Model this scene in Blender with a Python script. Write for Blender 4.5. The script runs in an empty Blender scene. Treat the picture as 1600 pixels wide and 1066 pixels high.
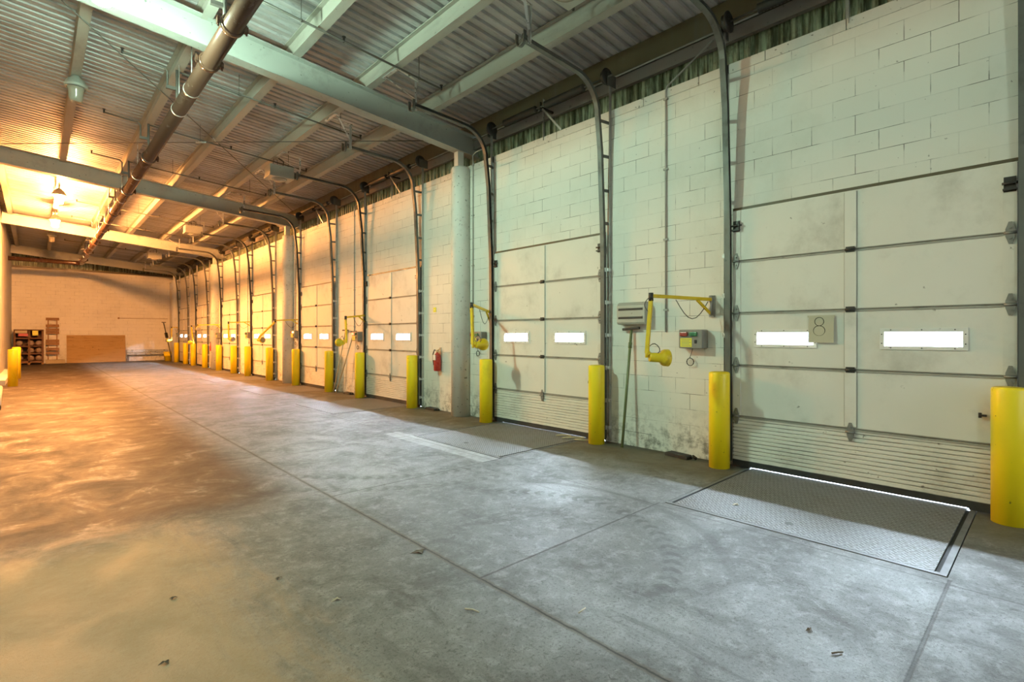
import bpy, bmesh, math, random
from mathutils import Vector, Matrix
random.seed(8)
S = bpy.context.scene
COL = S.collection
PI = math.pi
R = math.radians

# ------------------------------------------------------------------ layout
XW = 6.21            # inner face of the dock wall
XL = -0.96           # inner face of the left wall
YB = 38.5            # inner face of the back wall
YF = -5.0            # wall behind the camera
PITCH, STEP, Y00, DW = 9.3535, 4.3787, 0.225, 2.44
DOORY = [Y00 + (k // 2) * PITCH + (k % 2) * STEP for k in range(8)]      # nearest first
BEAMY = [8.0, 17.35, 26.7, 36.05]
ORD = ['nearest the camera', 'second from the camera', 'third from the camera', 'fourth from the camera',
       'fifth from the camera', 'sixth from the camera', 'seventh from the camera', 'farthest from the camera']
def z_deck(x): return 5.86 + 0.075 * (6.42 - x)
def z_purlin(x): return 5.65 + 0.075 * (5.28 - x)
def z_beam(x): return 5.165 + 0.083 * (6.05 - x)

ZS = [0.085, 0.61, 1.22, 1.845, 2.465, 3.085]   # door section heights
GR = (ZS[1] - 0.039 - ZS[0] - 0.01) / 11
# ------------------------------------------------------------------ materials
def N(nt, t, **kw):
    n = nt.nodes.new(t)
    for k, v in kw.items():
        if k.startswith('i_'):
            key = k[2:]
            key = int(key) if key.isdigit() else key.replace('_', ' ')
            s = n.inputs[key]
            if hasattr(v, 'is_output') or isinstance(v, bpy.types.NodeSocket): nt.links.new(v, s)
            else: s.default_value = v
        else: setattr(n, k, v)
    return n
def rgba(c): return (c[0], c[1], c[2], 1.0)
def mth(nt, op, a, b=None, c=None, clamp=False):
    n = nt.nodes.new('ShaderNodeMath'); n.operation = op; n.use_clamp = clamp
    for i, v in enumerate((a, b, c)):
        if v is None: continue
        if isinstance(v, (int, float)): n.inputs[i].default_value = v
        else: nt.links.new(v, n.inputs[i])
    return n.outputs[0]
def mixc(nt, f, a, b, bt='MIX'):
    n = nt.nodes.new('ShaderNodeMix'); n.data_type = 'RGBA'; n.blend_type = bt
    for i, v in ((0, f), (6, a), (7, b)):
        if isinstance(v, (int, float)): n.inputs[i].default_value = v
        elif isinstance(v, tuple): n.inputs[i].default_value = rgba(v)
        else: nt.links.new(v, n.inputs[i])
    return n.outputs[2]
def sstep(nt, v, lo, hi, a=0.0, b=1.0):
    n = nt.nodes.new('ShaderNodeMapRange'); n.interpolation_type = 'SMOOTHSTEP'
    nt.links.new(v, n.inputs[0])
    for i, x in ((1, lo), (2, hi), (3, a), (4, b)): n.inputs[i].default_value = x
    return n.outputs[0]
def new_mat(name):
    m = bpy.data.materials.new(name); m.use_nodes = True
    nt = m.node_tree; b = nt.nodes['Principled BSDF']
    return m, nt, b
def noise(nt, co, scale, detail=6, rough=0.6, dist=0.0):
    return N(nt, 'ShaderNodeTexNoise', i_Vector=co, i_Scale=scale, i_Detail=detail, i_Roughness=rough, i_Distortion=dist).outputs[0]
def stretch(nt, co, s, loc=(0, 0, 0)):
    return N(nt, 'ShaderNodeMapping', i_Vector=co, i_Scale=s, i_Location=loc).outputs[0]

def grunge(name, col, rough=0.6, metal=0.0, dirt=(0.1, 0.09, 0.08), amt=0.5, scale=2.5, lo=0.5, hi=0.75,
           spots=0.6, spot_scale=14, st=(1, 1, 1), bump=0.1, world=False, spot_lo=0.66):
    m, nt, b = new_mat(name)
    if world:
        co = N(nt, 'ShaderNodeNewGeometry').outputs['Position']
    else:
        tc = N(nt, 'ShaderNodeTexCoord').outputs['Object']
        rnd = N(nt, 'ShaderNodeObjectInfo').outputs['Random']
        off = mth(nt, 'MULTIPLY', rnd, 37.0)
        va = N(nt, 'ShaderNodeVectorMath', operation='ADD'); nt.links.new(tc, va.inputs[0]); nt.links.new(off, va.inputs[1])
        co = va.outputs[0]
    cs = stretch(nt, co, st)
    n1 = noise(nt, cs, scale, 8, 0.65)
    n2 = noise(nt, co, spot_scale, 4, 0.55)
    n3 = noise(nt, cs, scale * 0.4, 3)
    f1 = mth(nt, 'MULTIPLY', sstep(nt, n1, lo, hi), amt)
    f2 = mth(nt, 'MULTIPLY', sstep(nt, n2, spot_lo, spot_lo + 0.05), spots)
    c = mixc(nt, f1, col, dirt)
    c = mixc(nt, sstep(nt, n3, 0.35, 0.7, 0.0, 0.25), c, tuple(x * 0.75 for x in col))
    c = mixc(nt, f2, c, tuple(x * 0.5 for x in dirt))
    nt.links.new(c, b.inputs['Base Color'])
    b.inputs['Metallic'].default_value = metal
    nt.links.new(sstep(nt, n1, 0.3, 0.7, max(rough - 0.12, 0.05), min(rough + 0.12, 1)), b.inputs['Roughness'])
    if bump:
        bp = N(nt, 'ShaderNodeBump', i_Height=n1, i_Strength=bump, i_Distance=0.01)
        nt.links.new(bp.outputs[0], b.inputs['Normal'])
    return m

M = {}
# painted block wall
def wall_mat(name, paint, swap=False, dirty=1.0):
    m, nt, b = new_mat(name)
    pos = N(nt, 'ShaderNodeNewGeometry').outputs['Position']
    sp = N(nt, 'ShaderNodeSeparateXYZ', i_Vector=pos)
    cb = N(nt, 'ShaderNodeCombineXYZ')
    nt.links.new(sp.outputs[0 if swap else 1], cb.inputs[0]); nt.links.new(sp.outputs[2], cb.inputs[1])
    br = N(nt, 'ShaderNodeTexBrick', i_Vector=cb.outputs[0], i_Scale=1.0)
    br.offset = 0.5
    br.inputs['Mortar Size'].default_value = 0.0032
    br.inputs['Mortar Smooth'].default_value = 0.15
    br.inputs['Brick Width'].default_value = 0.4064
    br.inputs['Row Height'].default_value = 0.2032
    br.inputs['Color1'].default_value = (0.46, 0.46, 0.46, 1); br.inputs['Color2'].default_value = (0.54, 0.54, 0.54, 1)
    mort = br.outputs['Fac']
    nA = noise(nt, pos, 0.9, 7, 0.7); nB = noise(nt, pos, 7, 8, 0.7); nC = noise(nt, pos, 22, 4, 0.6); nD = noise(nt, pos, 2.6, 5, 0.6)
    tone = sstep(nt, br.outputs['Color'], 0.44, 0.56, 0.975, 1.015)
    vm = N(nt, 'ShaderNodeMix', data_type='RGBA', blend_type='MULTIPLY'); vm.inputs[0].default_value = 1.0
    vm.inputs[6].default_value = rgba(paint); nt.links.new(tone, vm.inputs[7])
    c = mixc(nt, sstep(nt, nA, 0.45, 0.72, 0, 0.35), vm.outputs[2], (paint[0] * 0.72, paint[1] * 0.71, paint[2] * 0.66))
    # joints: cracked open in places, filled with paint in others
    jf = mth(nt, 'MULTIPLY', mort, sstep(nt, nD, 0.44, 0.64, 0.10, 0.9))
    c = mixc(nt, jf, c, (0.07, 0.065, 0.05))
    # chips and smears
    c = mixc(nt, mth(nt, 'MULTIPLY', sstep(nt, nC, 0.70, 0.74), 0.6 * dirty), c, (0.10, 0.09, 0.075))
    # soil splashed on the foot of the wall
    z = sp.outputs[2]
    low = sstep(nt, z, 0.75, 0.0)
    sf = mth(nt, 'MULTIPLY', low, sstep(nt, nB, 0.42, 0.66), clamp=True)
    c = mixc(nt, mth(nt, 'MULTIPLY', sf, 0.85 * dirty), c, (0.10, 0.09, 0.065))
    nt.links.new(c, b.inputs['Base Color']); b.inputs['Roughness'].default_value = 0.62
    h = mth(nt, 'SUBTRACT', mth(nt, 'MULTIPLY', nB, 0.25), mth(nt, 'MULTIPLY', mort, 0.9))
    bp = N(nt, 'ShaderNodeBump', i_Height=h, i_Strength=0.5, i_Distance=0.006)
    nt.links.new(bp.outputs[0], b.inputs['Normal'])
    return m
M['block'] = wall_mat('painted_block', (0.72, 0.71, 0.65))
M['block_back'] = wall_mat('painted_block_back', (0.74, 0.72, 0.66), swap=True, dirty=0.5)
M['wall_plain'] = grunge('painted_plaster', (0.72, 0.70, 0.64), 0.6, amt=0.35, scale=1.2, spots=0.4, world=True)

# floor
def floor_mat():
    m, nt, b = new_mat('worn_concrete')
    pos = N(nt, 'ShaderNodeNewGeometry').outputs['Position']
    sp = N(nt, 'ShaderNodeSeparateXYZ', i_Vector=pos); x, y = sp.outputs[0], sp.outputs[1]
    n0 = noise(nt, pos, 0.45, 6, 0.6); n1 = noise(nt, pos, 1.7, 10, 0.72, 0.6); n2 = noise(nt, pos, 9, 10, 0.75, 0.4)
    n3 = noise(nt, pos, 60, 5, 0.7); n4 = noise(nt, stretch(nt, pos, (2.2, 0.5, 1)), 2.4, 8, 0.7, 1.0)
    n5 = noise(nt, pos, 230, 3, 0.6); n6 = noise(nt, stretch(nt, pos, (1, 1, 1), (9, 3, 0)), 26, 8, 0.75, 0.8)
    c = mixc(nt, sstep(nt, n0, 0.35, 0.65), (0.185, 0.18, 0.172), (0.27, 0.267, 0.262))
    c = mixc(nt, sstep(nt, n1, 0.42, 0.66, 0, 0.75), c, (0.11, 0.106, 0.10))
    c = mixc(nt, sstep(nt, n2, 0.47, 0.66, 0, 0.6), c, (0.38, 0.377, 0.37))
    c = mixc(nt, sstep(nt, n4, 0.55, 0.72, 0, 0.65), c, (0.085, 0.08, 0.075))
    c = mixc(nt, sstep(nt, n6, 0.54, 0.64, 0, 0.65), c, (0.07, 0.067, 0.063))
    c = mixc(nt, sstep(nt, n3, 0.52, 0.66, 0, 0.75), c, (0.085, 0.08, 0.077))
    c = mixc(nt, sstep(nt, n5, 0.53, 0.66, 0, 0.65), c, (0.08, 0.077, 0.074))
    # oily traffic lane left of the seam and the older darker patch
    lane = mth(nt, 'MULTIPLY', sstep(nt, x, 2.08, 1.55), sstep(nt, y, 4.6, 5.6))
    lane = mth(nt, 'MULTIPLY', lane, sstep(nt, mth(nt, 'ADD', n1, mth(nt, 'MULTIPLY', n4, 0.35)), 0.45, 0.64))
    c = mixc(nt, mth(nt, 'MULTIPLY', lane, 0.88), c, (0.055, 0.034, 0.02))
    # pool of warm lamplight at the left, painted into the floor colour
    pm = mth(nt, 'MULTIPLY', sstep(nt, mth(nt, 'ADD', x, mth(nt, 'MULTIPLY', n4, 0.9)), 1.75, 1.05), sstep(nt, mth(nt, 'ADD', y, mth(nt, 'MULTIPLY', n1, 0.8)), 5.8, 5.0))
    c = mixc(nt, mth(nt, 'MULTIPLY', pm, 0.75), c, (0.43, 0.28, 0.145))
    # dusty ochre strip along the foot of the dock wall
    dust = mth(nt, 'MULTIPLY', sstep(nt, mth(nt, 'ADD', x, mth(nt, 'MULTIPLY', n1, 0.7)), 5.40, 5.95), sstep(nt, n2, 0.25, 0.6, 0.45, 1.0))
    c = mixc(nt, mth(nt, 'MULTIPLY', dust, 0.8), c, (0.135, 0.105, 0.045))
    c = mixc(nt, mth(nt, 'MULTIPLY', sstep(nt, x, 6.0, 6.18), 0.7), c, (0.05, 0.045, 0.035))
    # pale repaired strip behind the second leveler
    rp = mth(nt, 'MULTIPLY', mth(nt, 'MULTIPLY', mth(nt, 'GREATER_THAN', x, 4.06), mth(nt, 'LESS_THAN', x, 4.34)), mth(nt, 'MULTIPLY', mth(nt, 'GREATER_THAN', y, 4.88), mth(nt, 'LESS_THAN', y, 7.35)))
    c = mixc(nt, mth(nt, 'MULTIPLY', rp, sstep(nt, n2, 0.35, 0.6, 0.35, 0.75)), c, (0.42, 0.415, 0.40))
    # control joints
    wob = mth(nt, 'MULTIPLY', mth(nt, 'SUBTRACT', n2, 0.5), 0.03)
    d_seam = mth(nt, 'ABSOLUTE', mth(nt, 'ADD', mth(nt, 'SUBTRACT', x, 2.105), wob))
    c = mixc(nt, sstep(nt, d_seam, 0.035, 0.010, 0, 0.75), c, (0.12, 0.10, 0.07))
    c = mixc(nt, sstep(nt, d_seam, 0.010, 0.003, 0, 0.95), c, (0.03, 0.027, 0.02))
    dmin = None
    ys = []
    for y0 in DOORY: ys += [y0 + 0.24, y0 + 2.33]
    for yy in ys:
        d = mth(nt, 'ABSOLUTE', mth(nt, 'SUBTRACT', y, yy))
        dmin = d if dmin is None else mth(nt, 'MINIMUM', dmin, d)
    dmin = mth(nt, 'ABSOLUTE', mth(nt, 'ADD', dmin, mth(nt, 'MULTIPLY', wob, 0.35)))
    right = mth(nt, 'MULTIPLY', mth(nt, 'GREATER_THAN', x, 2.105), mth(nt, 'LESS_THAN', x, 4.30))
    cj = mth(nt, 'MULTIPLY', sstep(nt, dmin, 0.014, 0.004, 0, 0.8), right)
    c = mixc(nt, cj, c, (0.05, 0.045, 0.04))
    d2 = mth(nt, 'ABSOLUTE', mth(nt, 'ADD', mth(nt, 'SUBTRACT', x, 4.22), mth(nt, 'MULTIPLY', wob, 0.4)))
    c = mixc(nt, sstep(nt, d2, 0.012, 0.004, 0, 0.6), c, (0.06, 0.055, 0.05))
    # tyre marks: arcs with a lug pattern
    def arc(c, cx, cy, r, w, a0, a1, amt, col, lug=0):
        dx = mth(nt, 'SUBTRACT', x, cx); dy = mth(nt, 'SUBTRACT', y, cy)
        rr = mth(nt, 'SQRT', mth(nt, 'ADD', mth(nt, 'MULTIPLY', dx, dx), mth(nt, 'MULTIPLY', dy, dy)))
        dd = mth(nt, 'ABSOLUTE', mth(nt, 'SUBTRACT', mth(nt, 'ADD', rr, wob), r))
        ang = mth(nt, 'ARCTAN2', dy, dx)
        f = mth(nt, 'MULTIPLY', sstep(nt, dd, w, w * 0.5), mth(nt, 'MULTIPLY', sstep(nt, ang, a0, a0 + 0.25), sstep(nt, ang, a1, a1 - 0.25)))
        if lug:
            s = mth(nt, 'SINE', mth(nt, 'ADD', mth(nt, 'MULTIPLY', ang, lug), mth(nt, 'MULTIPLY', dd, 30)))
            f = mth(nt, 'MULTIPLY', f, sstep(nt, s, -0.1, 0.4, 0.15, 1))
        f = mth(nt, 'MULTIPLY', f, sstep(nt, n2, 0.34, 0.52, 0.0, amt))
        return mixc(nt, f, c, col)
    blk = (0.09, 0.085, 0.08)
    c = arc(c, 2.6, 2.9, 1.25, 0.09, -1.6, 1.1, 0.8, blk, 60)
    c = arc(c, 2.6, 2.9, 1.62, 0.05, -1.2, 0.9, 0.55, blk)
    c = arc(c, 4.2, 7.2, 2.5, 0.08, -2.9, -1.4, 0.8, blk, 110)
    c = arc(c, 4.2, 7.2, 2.95, 0.09, -2.7, -1.5, 0.7, blk, 120)
    for r_ in (2.35, 2.5, 2.75, 2.95):
        c = arc(c, 3.4, 13.2, r_, 0.05, 1.9, 3.12, 0.85, (0.10, 0.07, 0.045))
    for r_ in (4.0, 4.3, 4.9, 5.2):
        c = arc(c, 7.0, 16.5, r_, 0.07, 2.0, 3.1, 0.6, blk)
    c = mixc(nt, 1.0, c, (0.75, 0.765, 0.78), 'MULTIPLY')
    nt.links.new(c, b.inputs['Base Color'])
    nt.links.new(sstep(nt, n1, 0.3, 0.7, 0.49, 0.74), b.inputs['Roughness']); b.inputs['Specular IOR Level'].default_value = 0.4
    hh = mth(nt, 'ADD', mth(nt, 'ADD', mth(nt, 'MULTIPLY', n3, 0.6), mth(nt, 'MULTIPLY', n5, 0.35)), n2)
    hh = mth(nt, 'SUBTRACT', hh, mth(nt, 'MULTIPLY', cj, 1.2))
    bp = N(nt, 'ShaderNodeBump', i_Height=hh, i_Strength=0.5, i_Distance=0.006)
    nt.links.new(bp.outputs[0], b.inputs['Normal'])
    return m
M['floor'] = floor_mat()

# checker plate steel
def plate_mat():
    m, nt, b = new_mat('checker_plate')
    pos = N(nt, 'ShaderNodeNewGeometry').outputs['Position']
    rot = N(nt, 'ShaderNodeMapping', i_Vector=pos, i_Rotation=(0, 0, R(45)))
    ck = N(nt, 'ShaderNodeTexChecker', i_Vector=rot.outputs[0], i_Scale=22.0)
    wv = N(nt, 'ShaderNodeTexWave', i_Vector=rot.outputs[0], i_Scale=11.0); wv.bands_direction = 'X'
    wv2 = N(nt, 'ShaderNodeTexWave', i_Vector=rot.outputs[0], i_Scale=11.0); wv2.bands_direction = 'Y'
    a = mth(nt, 'MULTIPLY', ck.outputs[1], wv.outputs['Fac'])
    bb = mth(nt, 'MULTIPLY', mth(nt, 'SUBTRACT', 1.0, ck.outputs[1]), wv2.outputs['Fac'])
    lug = sstep(nt, mth(nt, 'ADD', a, bb), 0.55, 0.8)
    n1 = noise(nt, pos, 2.2, 8, 0.7); n2 = noise(nt, pos, 40, 4, 0.6)
    c = mixc(nt, sstep(nt, n1, 0.4, 0.7), (0.12, 0.12, 0.125), (0.085, 0.078, 0.068))
    c = mixc(nt, mth(nt, 'MULTIPLY', lug, 0.7), c, (0.30, 0.30, 0.305))
    c = mixc(nt, sstep(nt, n2, 0.62, 0.7, 0, 0.5), c, (0.10, 0.085, 0.06))
    nt.links.new(c, b.inputs['Base Color'])
    b.inputs['Metallic'].default_value = 0.1; b.inputs['Roughness'].default_value = 0.58
    bp = N(nt, 'ShaderNodeBump', i_Height=lug, i_Strength=0.6, i_Distance=0.004)
    nt.links.new(bp.outputs[0], b.inputs['Normal'])
    return m
M['plate'] = plate_mat()

# corrugated siding: streaked and weathered
def siding_mat():
    m, nt, b = new_mat('weathered_siding')
    pos = N(nt, 'ShaderNodeNewGeometry').outputs['Position']
    n1 = noise(nt, stretch(nt, pos, (7, 7, 0.7)), 1.6, 8, 0.7); n2 = noise(nt, pos, 5, 6, 0.7)
    c = mixc(nt, sstep(nt, n1, 0.40, 0.62), (0.05, 0.06, 0.028), (0.34, 0.40, 0.28))
    c = mixc(nt, sstep(nt, n2, 0.5, 0.7, 0, 0.7), c, (0.07, 0.065, 0.04))
    nt.links.new(c, b.inputs['Base Color']); b.inputs['Roughness'].default_value = 0.5
    return m
M['siding'] = siding_mat()

def deck_mat():
    m, nt, b = new_mat('galvanised_deck')
    pos = N(nt, 'ShaderNodeNewGeometry').outputs['Position']
    n1 = noise(nt, stretch(nt, pos, (0.5, 3, 1)), 1.1, 8, 0.65); n2 = noise(nt, stretch(nt, pos, (1, 6, 1)), 5, 7, 0.7)
    c = mixc(nt, sstep(nt, n1, 0.35, 0.68), (0.50, 0.50, 0.505), (0.32, 0.31, 0.30))
    c = mixc(nt, sstep(nt, n2, 0.52, 0.72, 0, 0.6), c, (0.18, 0.165, 0.15))
    nt.links.new(c, b.inputs['Base Color'])
    b.inputs['Metallic'].default_value = 0.15; b.inputs['Roughness'].default_value = 0.55
    return m
M['deck'] = deck_mat()

M['beam'] = grunge('beam_paint', (0.35, 0.365, 0.335), 0.5, amt=0.5, scale=1.8, spots=0.7, spot_scale=20, spot_lo=0.68)
M['purlin'] = grunge('purlin_paint', (0.37, 0.355, 0.31), 0.5, amt=0.5, scale=1.5, spots=0.3, st=(1, 0.3, 1))
M['eave'] = grunge('eave_channel_brown', (0.085, 0.068, 0.034), 0.45, amt=0.5, scale=2, spots=0.3, st=(1, 3, 0.4))
M['girt'] = grunge('girt_grey', (0.19, 0.17, 0.165), 0.5, amt=0.4, scale=2)
M['door'] = grunge('door_paint', (0.70, 0.69, 0.63), 0.55, dirt=(0.22, 0.20, 0.15), amt=0.6, scale=1.4, lo=0.47, hi=0.82, spots=0.75, spot_scale=9, spot_lo=0.70, bump=0.03)
M['ribbed'] = grunge('ribbed_door_paint', (0.74, 0.72, 0.66), 0.5, dirt=(0.26, 0.23, 0.18), amt=0.45, scale=1.6, spots=0.85, spot_scale=11, spot_lo=0.68, bump=0.03)
_m = M['ribbed']; _nt = _m.node_tree; _b = _nt.nodes['Principled BSDF']
_pos = N(_nt, 'ShaderNodeNewGeometry').outputs['Position']; _z = N(_nt, 'ShaderNodeSeparateXYZ', i_Vector=_pos).outputs[2]
_fr = mth(_nt, 'ABSOLUTE', mth(_nt, 'SUBTRACT', mth(_nt, 'FRACT', mth(_nt, 'ADD', mth(_nt, 'DIVIDE', mth(_nt, 'SUBTRACT', _z, 0.562), GR), 20.5)), 0.5))
_g = mth(_nt, 'MULTIPLY', sstep(_nt, _fr, 0.13, 0.07), sstep(_nt, noise(_nt, stretch(_nt, _pos, (1, 3, 30)), 1.5, 6, 0.7), 0.36, 0.6, 0.15, 0.8))
_g = mth(_nt, 'MULTIPLY', _g, mth(_nt, 'LESS_THAN', _z, 0.568))
_src = _b.inputs['Base Color'].links[0].from_socket
_nt.links.new(mixc(_nt, _g, _src, (0.16, 0.145, 0.12)), _b.inputs['Base Color'])
M['rail'] = grunge('door_rail', (0.33, 0.32, 0.28), 0.55, amt=0.6, scale=4, spots=0.4)
M['track'] = grunge('track_steel', (0.115, 0.118, 0.108), 0.5, 0.35, dirt=(0.05, 0.045, 0.04), amt=0.6, scale=5, spots=0.4)
M['angle'] = grunge('angle_steel', (0.42, 0.42, 0.40), 0.42, 0.45, dirt=(0.14, 0.12, 0.10), amt=0.7, scale=4, spots=0.5)
M['hinge'] = grunge('hinge_steel', (0.24, 0.24, 0.225), 0.45, 0.4, dirt=(0.05, 0.045, 0.04), amt=0.8, scale=18, spots=0.5)
M['galv'] = grunge('bright_galvanised', (0.62, 0.63, 0.62), 0.33, 0.6, dirt=(0.25, 0.24, 0.22), amt=0.4, scale=6, spots=0.2)
M['dark'] = grunge('oily_dark_steel', (0.035, 0.033, 0.03), 0.45, 0.3, amt=0.3, spots=0)
M['rubber'] = grunge('black_rubber', (0.025, 0.025, 0.025), 0.8, amt=0.4, dirt=(0.12, 0.11, 0.09), spots=0.2)
M['yellow'] = grunge('safety_yellow', (0.93, 0.70, 0.01), 0.38, dirt=(0.35, 0.24, 0.02), amt=0.45, scale=1.6, lo=0.55, spots=0.9, spot_scale=17, spot_lo=0.69, st=(1, 1, 0.5), bump=0.03)
M['armyellow'] = grunge('arm_yellow', (0.72, 0.50, 0.01), 0.4, dirt=(0.2, 0.13, 0.02), amt=0.5, scale=9, spots=0.5, spot_scale=40)
M['boxgrey'] = grunge('enclosure_grey', (0.22, 0.215, 0.195), 0.5, amt=0.3, scale=6, spots=0.2)
M['unit'] = grunge('sheet_metal_grey', (0.40, 0.41, 0.37), 0.45, 0.2, amt=0.3, scale=4)
M['pipe'] = grunge('oxide_pipe', (0.085, 0.042, 0.027), 0.22, 0.2, dirt=(0.04, 0.03, 0.022), amt=0.7, scale=3, spots=0.3, st=(1, 0.5, 1))
M['thin'] = grunge('thin_pipe', (0.12, 0.11, 0.098), 0.5, 0.2, amt=0.5, scale=3, spots=0)
M['conduit'] = grunge('painted_conduit', (0.36, 0.355, 0.32), 0.5, amt=0.4, scale=5)
M['column'] = grunge('column_paint', (0.66, 0.66, 0.61), 0.55, dirt=(0.25, 0.24, 0.2), amt=0.4, scale=2.5, spots=0.8, spot_scale=18, spot_lo=0.64)
M['ply'] = grunge('plywood', (0.40, 0.25, 0.09), 0.65, dirt=(0.22, 0.11, 0.04), amt=0.7, scale=3, spots=0.7, spot_scale=8, st=(0.5, 1, 3))
M['wood'] = grunge('old_pallet_wood', (0.30, 0.165, 0.075), 0.75, dirt=(0.10, 0.05, 0.025), amt=0.8, scale=4, st=(1, 1, 3))
M['darkwood'] = grunge('dark_crate_wood', (0.15, 0.07, 0.035), 0.75, dirt=(0.04, 0.02, 0.015), amt=0.8, scale=5)
M['brownglass'] = grunge('brown_jar', (0.20, 0.13, 0.09), 0.4, amt=0.5, scale=8)
M['red'] = grunge('extinguisher_red', (0.42, 0.03, 0.02), 0.35, amt=0.3, scale=8, dirt=(0.12, 0.02, 0.02))
M['redbtn'] = grunge('red_button', (0.28, 0.04, 0.03), 0.35, amt=0.2)
M['grnbtn'] = grunge('green_button', (0.03, 0.16, 0.07), 0.35, amt=0.2)
M['label'] = grunge('yellow_label', (0.72, 0.70, 0.05), 0.5, amt=0.2)
M['white'] = grunge('white_paint', (0.75, 0.74, 0.70), 0.45, amt=0.2)
M['paper'] = grunge('buff_paper', (0.50, 0.47, 0.35), 0.8, amt=0.15, dirt=(0.3, 0.27, 0.2), spots=0.1)
M['ink'] = grunge('black_ink', (0.02, 0.02, 0.02), 0.8, amt=0, spots=0)
M['cord'] = grunge('grey_cord', (0.06, 0.06, 0.055), 0.6, amt=0.2, spots=0)
M['green_pole'] = grunge('worn_green_pole', (0.13, 0.155, 0.06), 0.5, dirt=(0.28, 0.26, 0.2), amt=0.7, scale=5, spots=0.4)
M['leaf'] = grunge('dry_leaf', (0.50, 0.44, 0.32), 0.8, amt=0.3)
M['brownleaf'] = grunge('dead_leaf', (0.10, 0.075, 0.05), 0.8, amt=0.3)
M['strap'] = grunge('tan_strap', (0.48, 0.40, 0.26), 0.8, amt=0.3)
M['concrete_out'] = grunge('yard_concrete', (0.55, 0.54, 0.52), 0.8, amt=0.2, world=True)
M['sill'] = grunge('pit_concrete', (0.42, 0.41, 0.39), 0.7, amt=0.4, world=True)
M['framesteel'] = grunge('frame_steel', (0.14, 0.142, 0.147), 0.55, 0.1, amt=0.5, scale=3)

def emit(name, col, s, base=(0.8, 0.8, 0.8)):
    m, nt, b = new_mat(name)
    b.inputs['Base Color'].default_value = rgba(base)
    b.inputs['Emission Color'].default_value = rgba(col); b.inputs['Emission Strength'].default_value = s
    return m
M['mercury'] = emit('lit_mercury_refractor', (0.66, 1.0, 0.76), 1250)
M['fill_lamp'] = emit('fill_lamp_refractor', (0.80, 1.0, 0.84), 260)  # refractor of the unseen lamp added for fill
M['sodium'] = emit('lit_sodium_refractor', (1.0, 0.39, 0.10), 5600)
M['redlit'] = emit('lit_red_signal', (1.0, 0.12, 0.05), 6, (0.5, 0.05, 0.03))
M['grnlit'] = emit('lit_amber_signal', (1.0, 0.75, 0.2), 5, (0.4, 0.3, 0.1))

def pane_mat(name, t=0.9, tint=(1, 1, 1)):
    m = bpy.data.materials.new(name); m.use_nodes = True; nt = m.node_tree; nt.nodes.clear()
    o = N(nt, 'ShaderNodeOutputMaterial'); tr = N(nt, 'ShaderNodeBsdfTransparent', i_Color=rgba(tint)); gl = N(nt, 'ShaderNodeBsdfGlossy', i_Roughness=0.08)
    mx = N(nt, 'ShaderNodeMixShader', i_0=1 - t)
    nt.links.new(tr.outputs[0], mx.inputs[1]); nt.links.new(gl.outputs[0], mx.inputs[2]); nt.links.new(mx.outputs[0], o.inputs[0])
    return m
M['pane'] = pane_mat('acrylic_pane', 0.92)
m, nt, b = new_mat('prismatic_glass'); b.inputs['Base Color'].default_value = (0.50, 0.46, 0.38, 1); b.inputs['Roughness'].default_value = 0.15
b.inputs['Transmission Weight'].default_value = 0.35; M['glass'] = m

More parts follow.
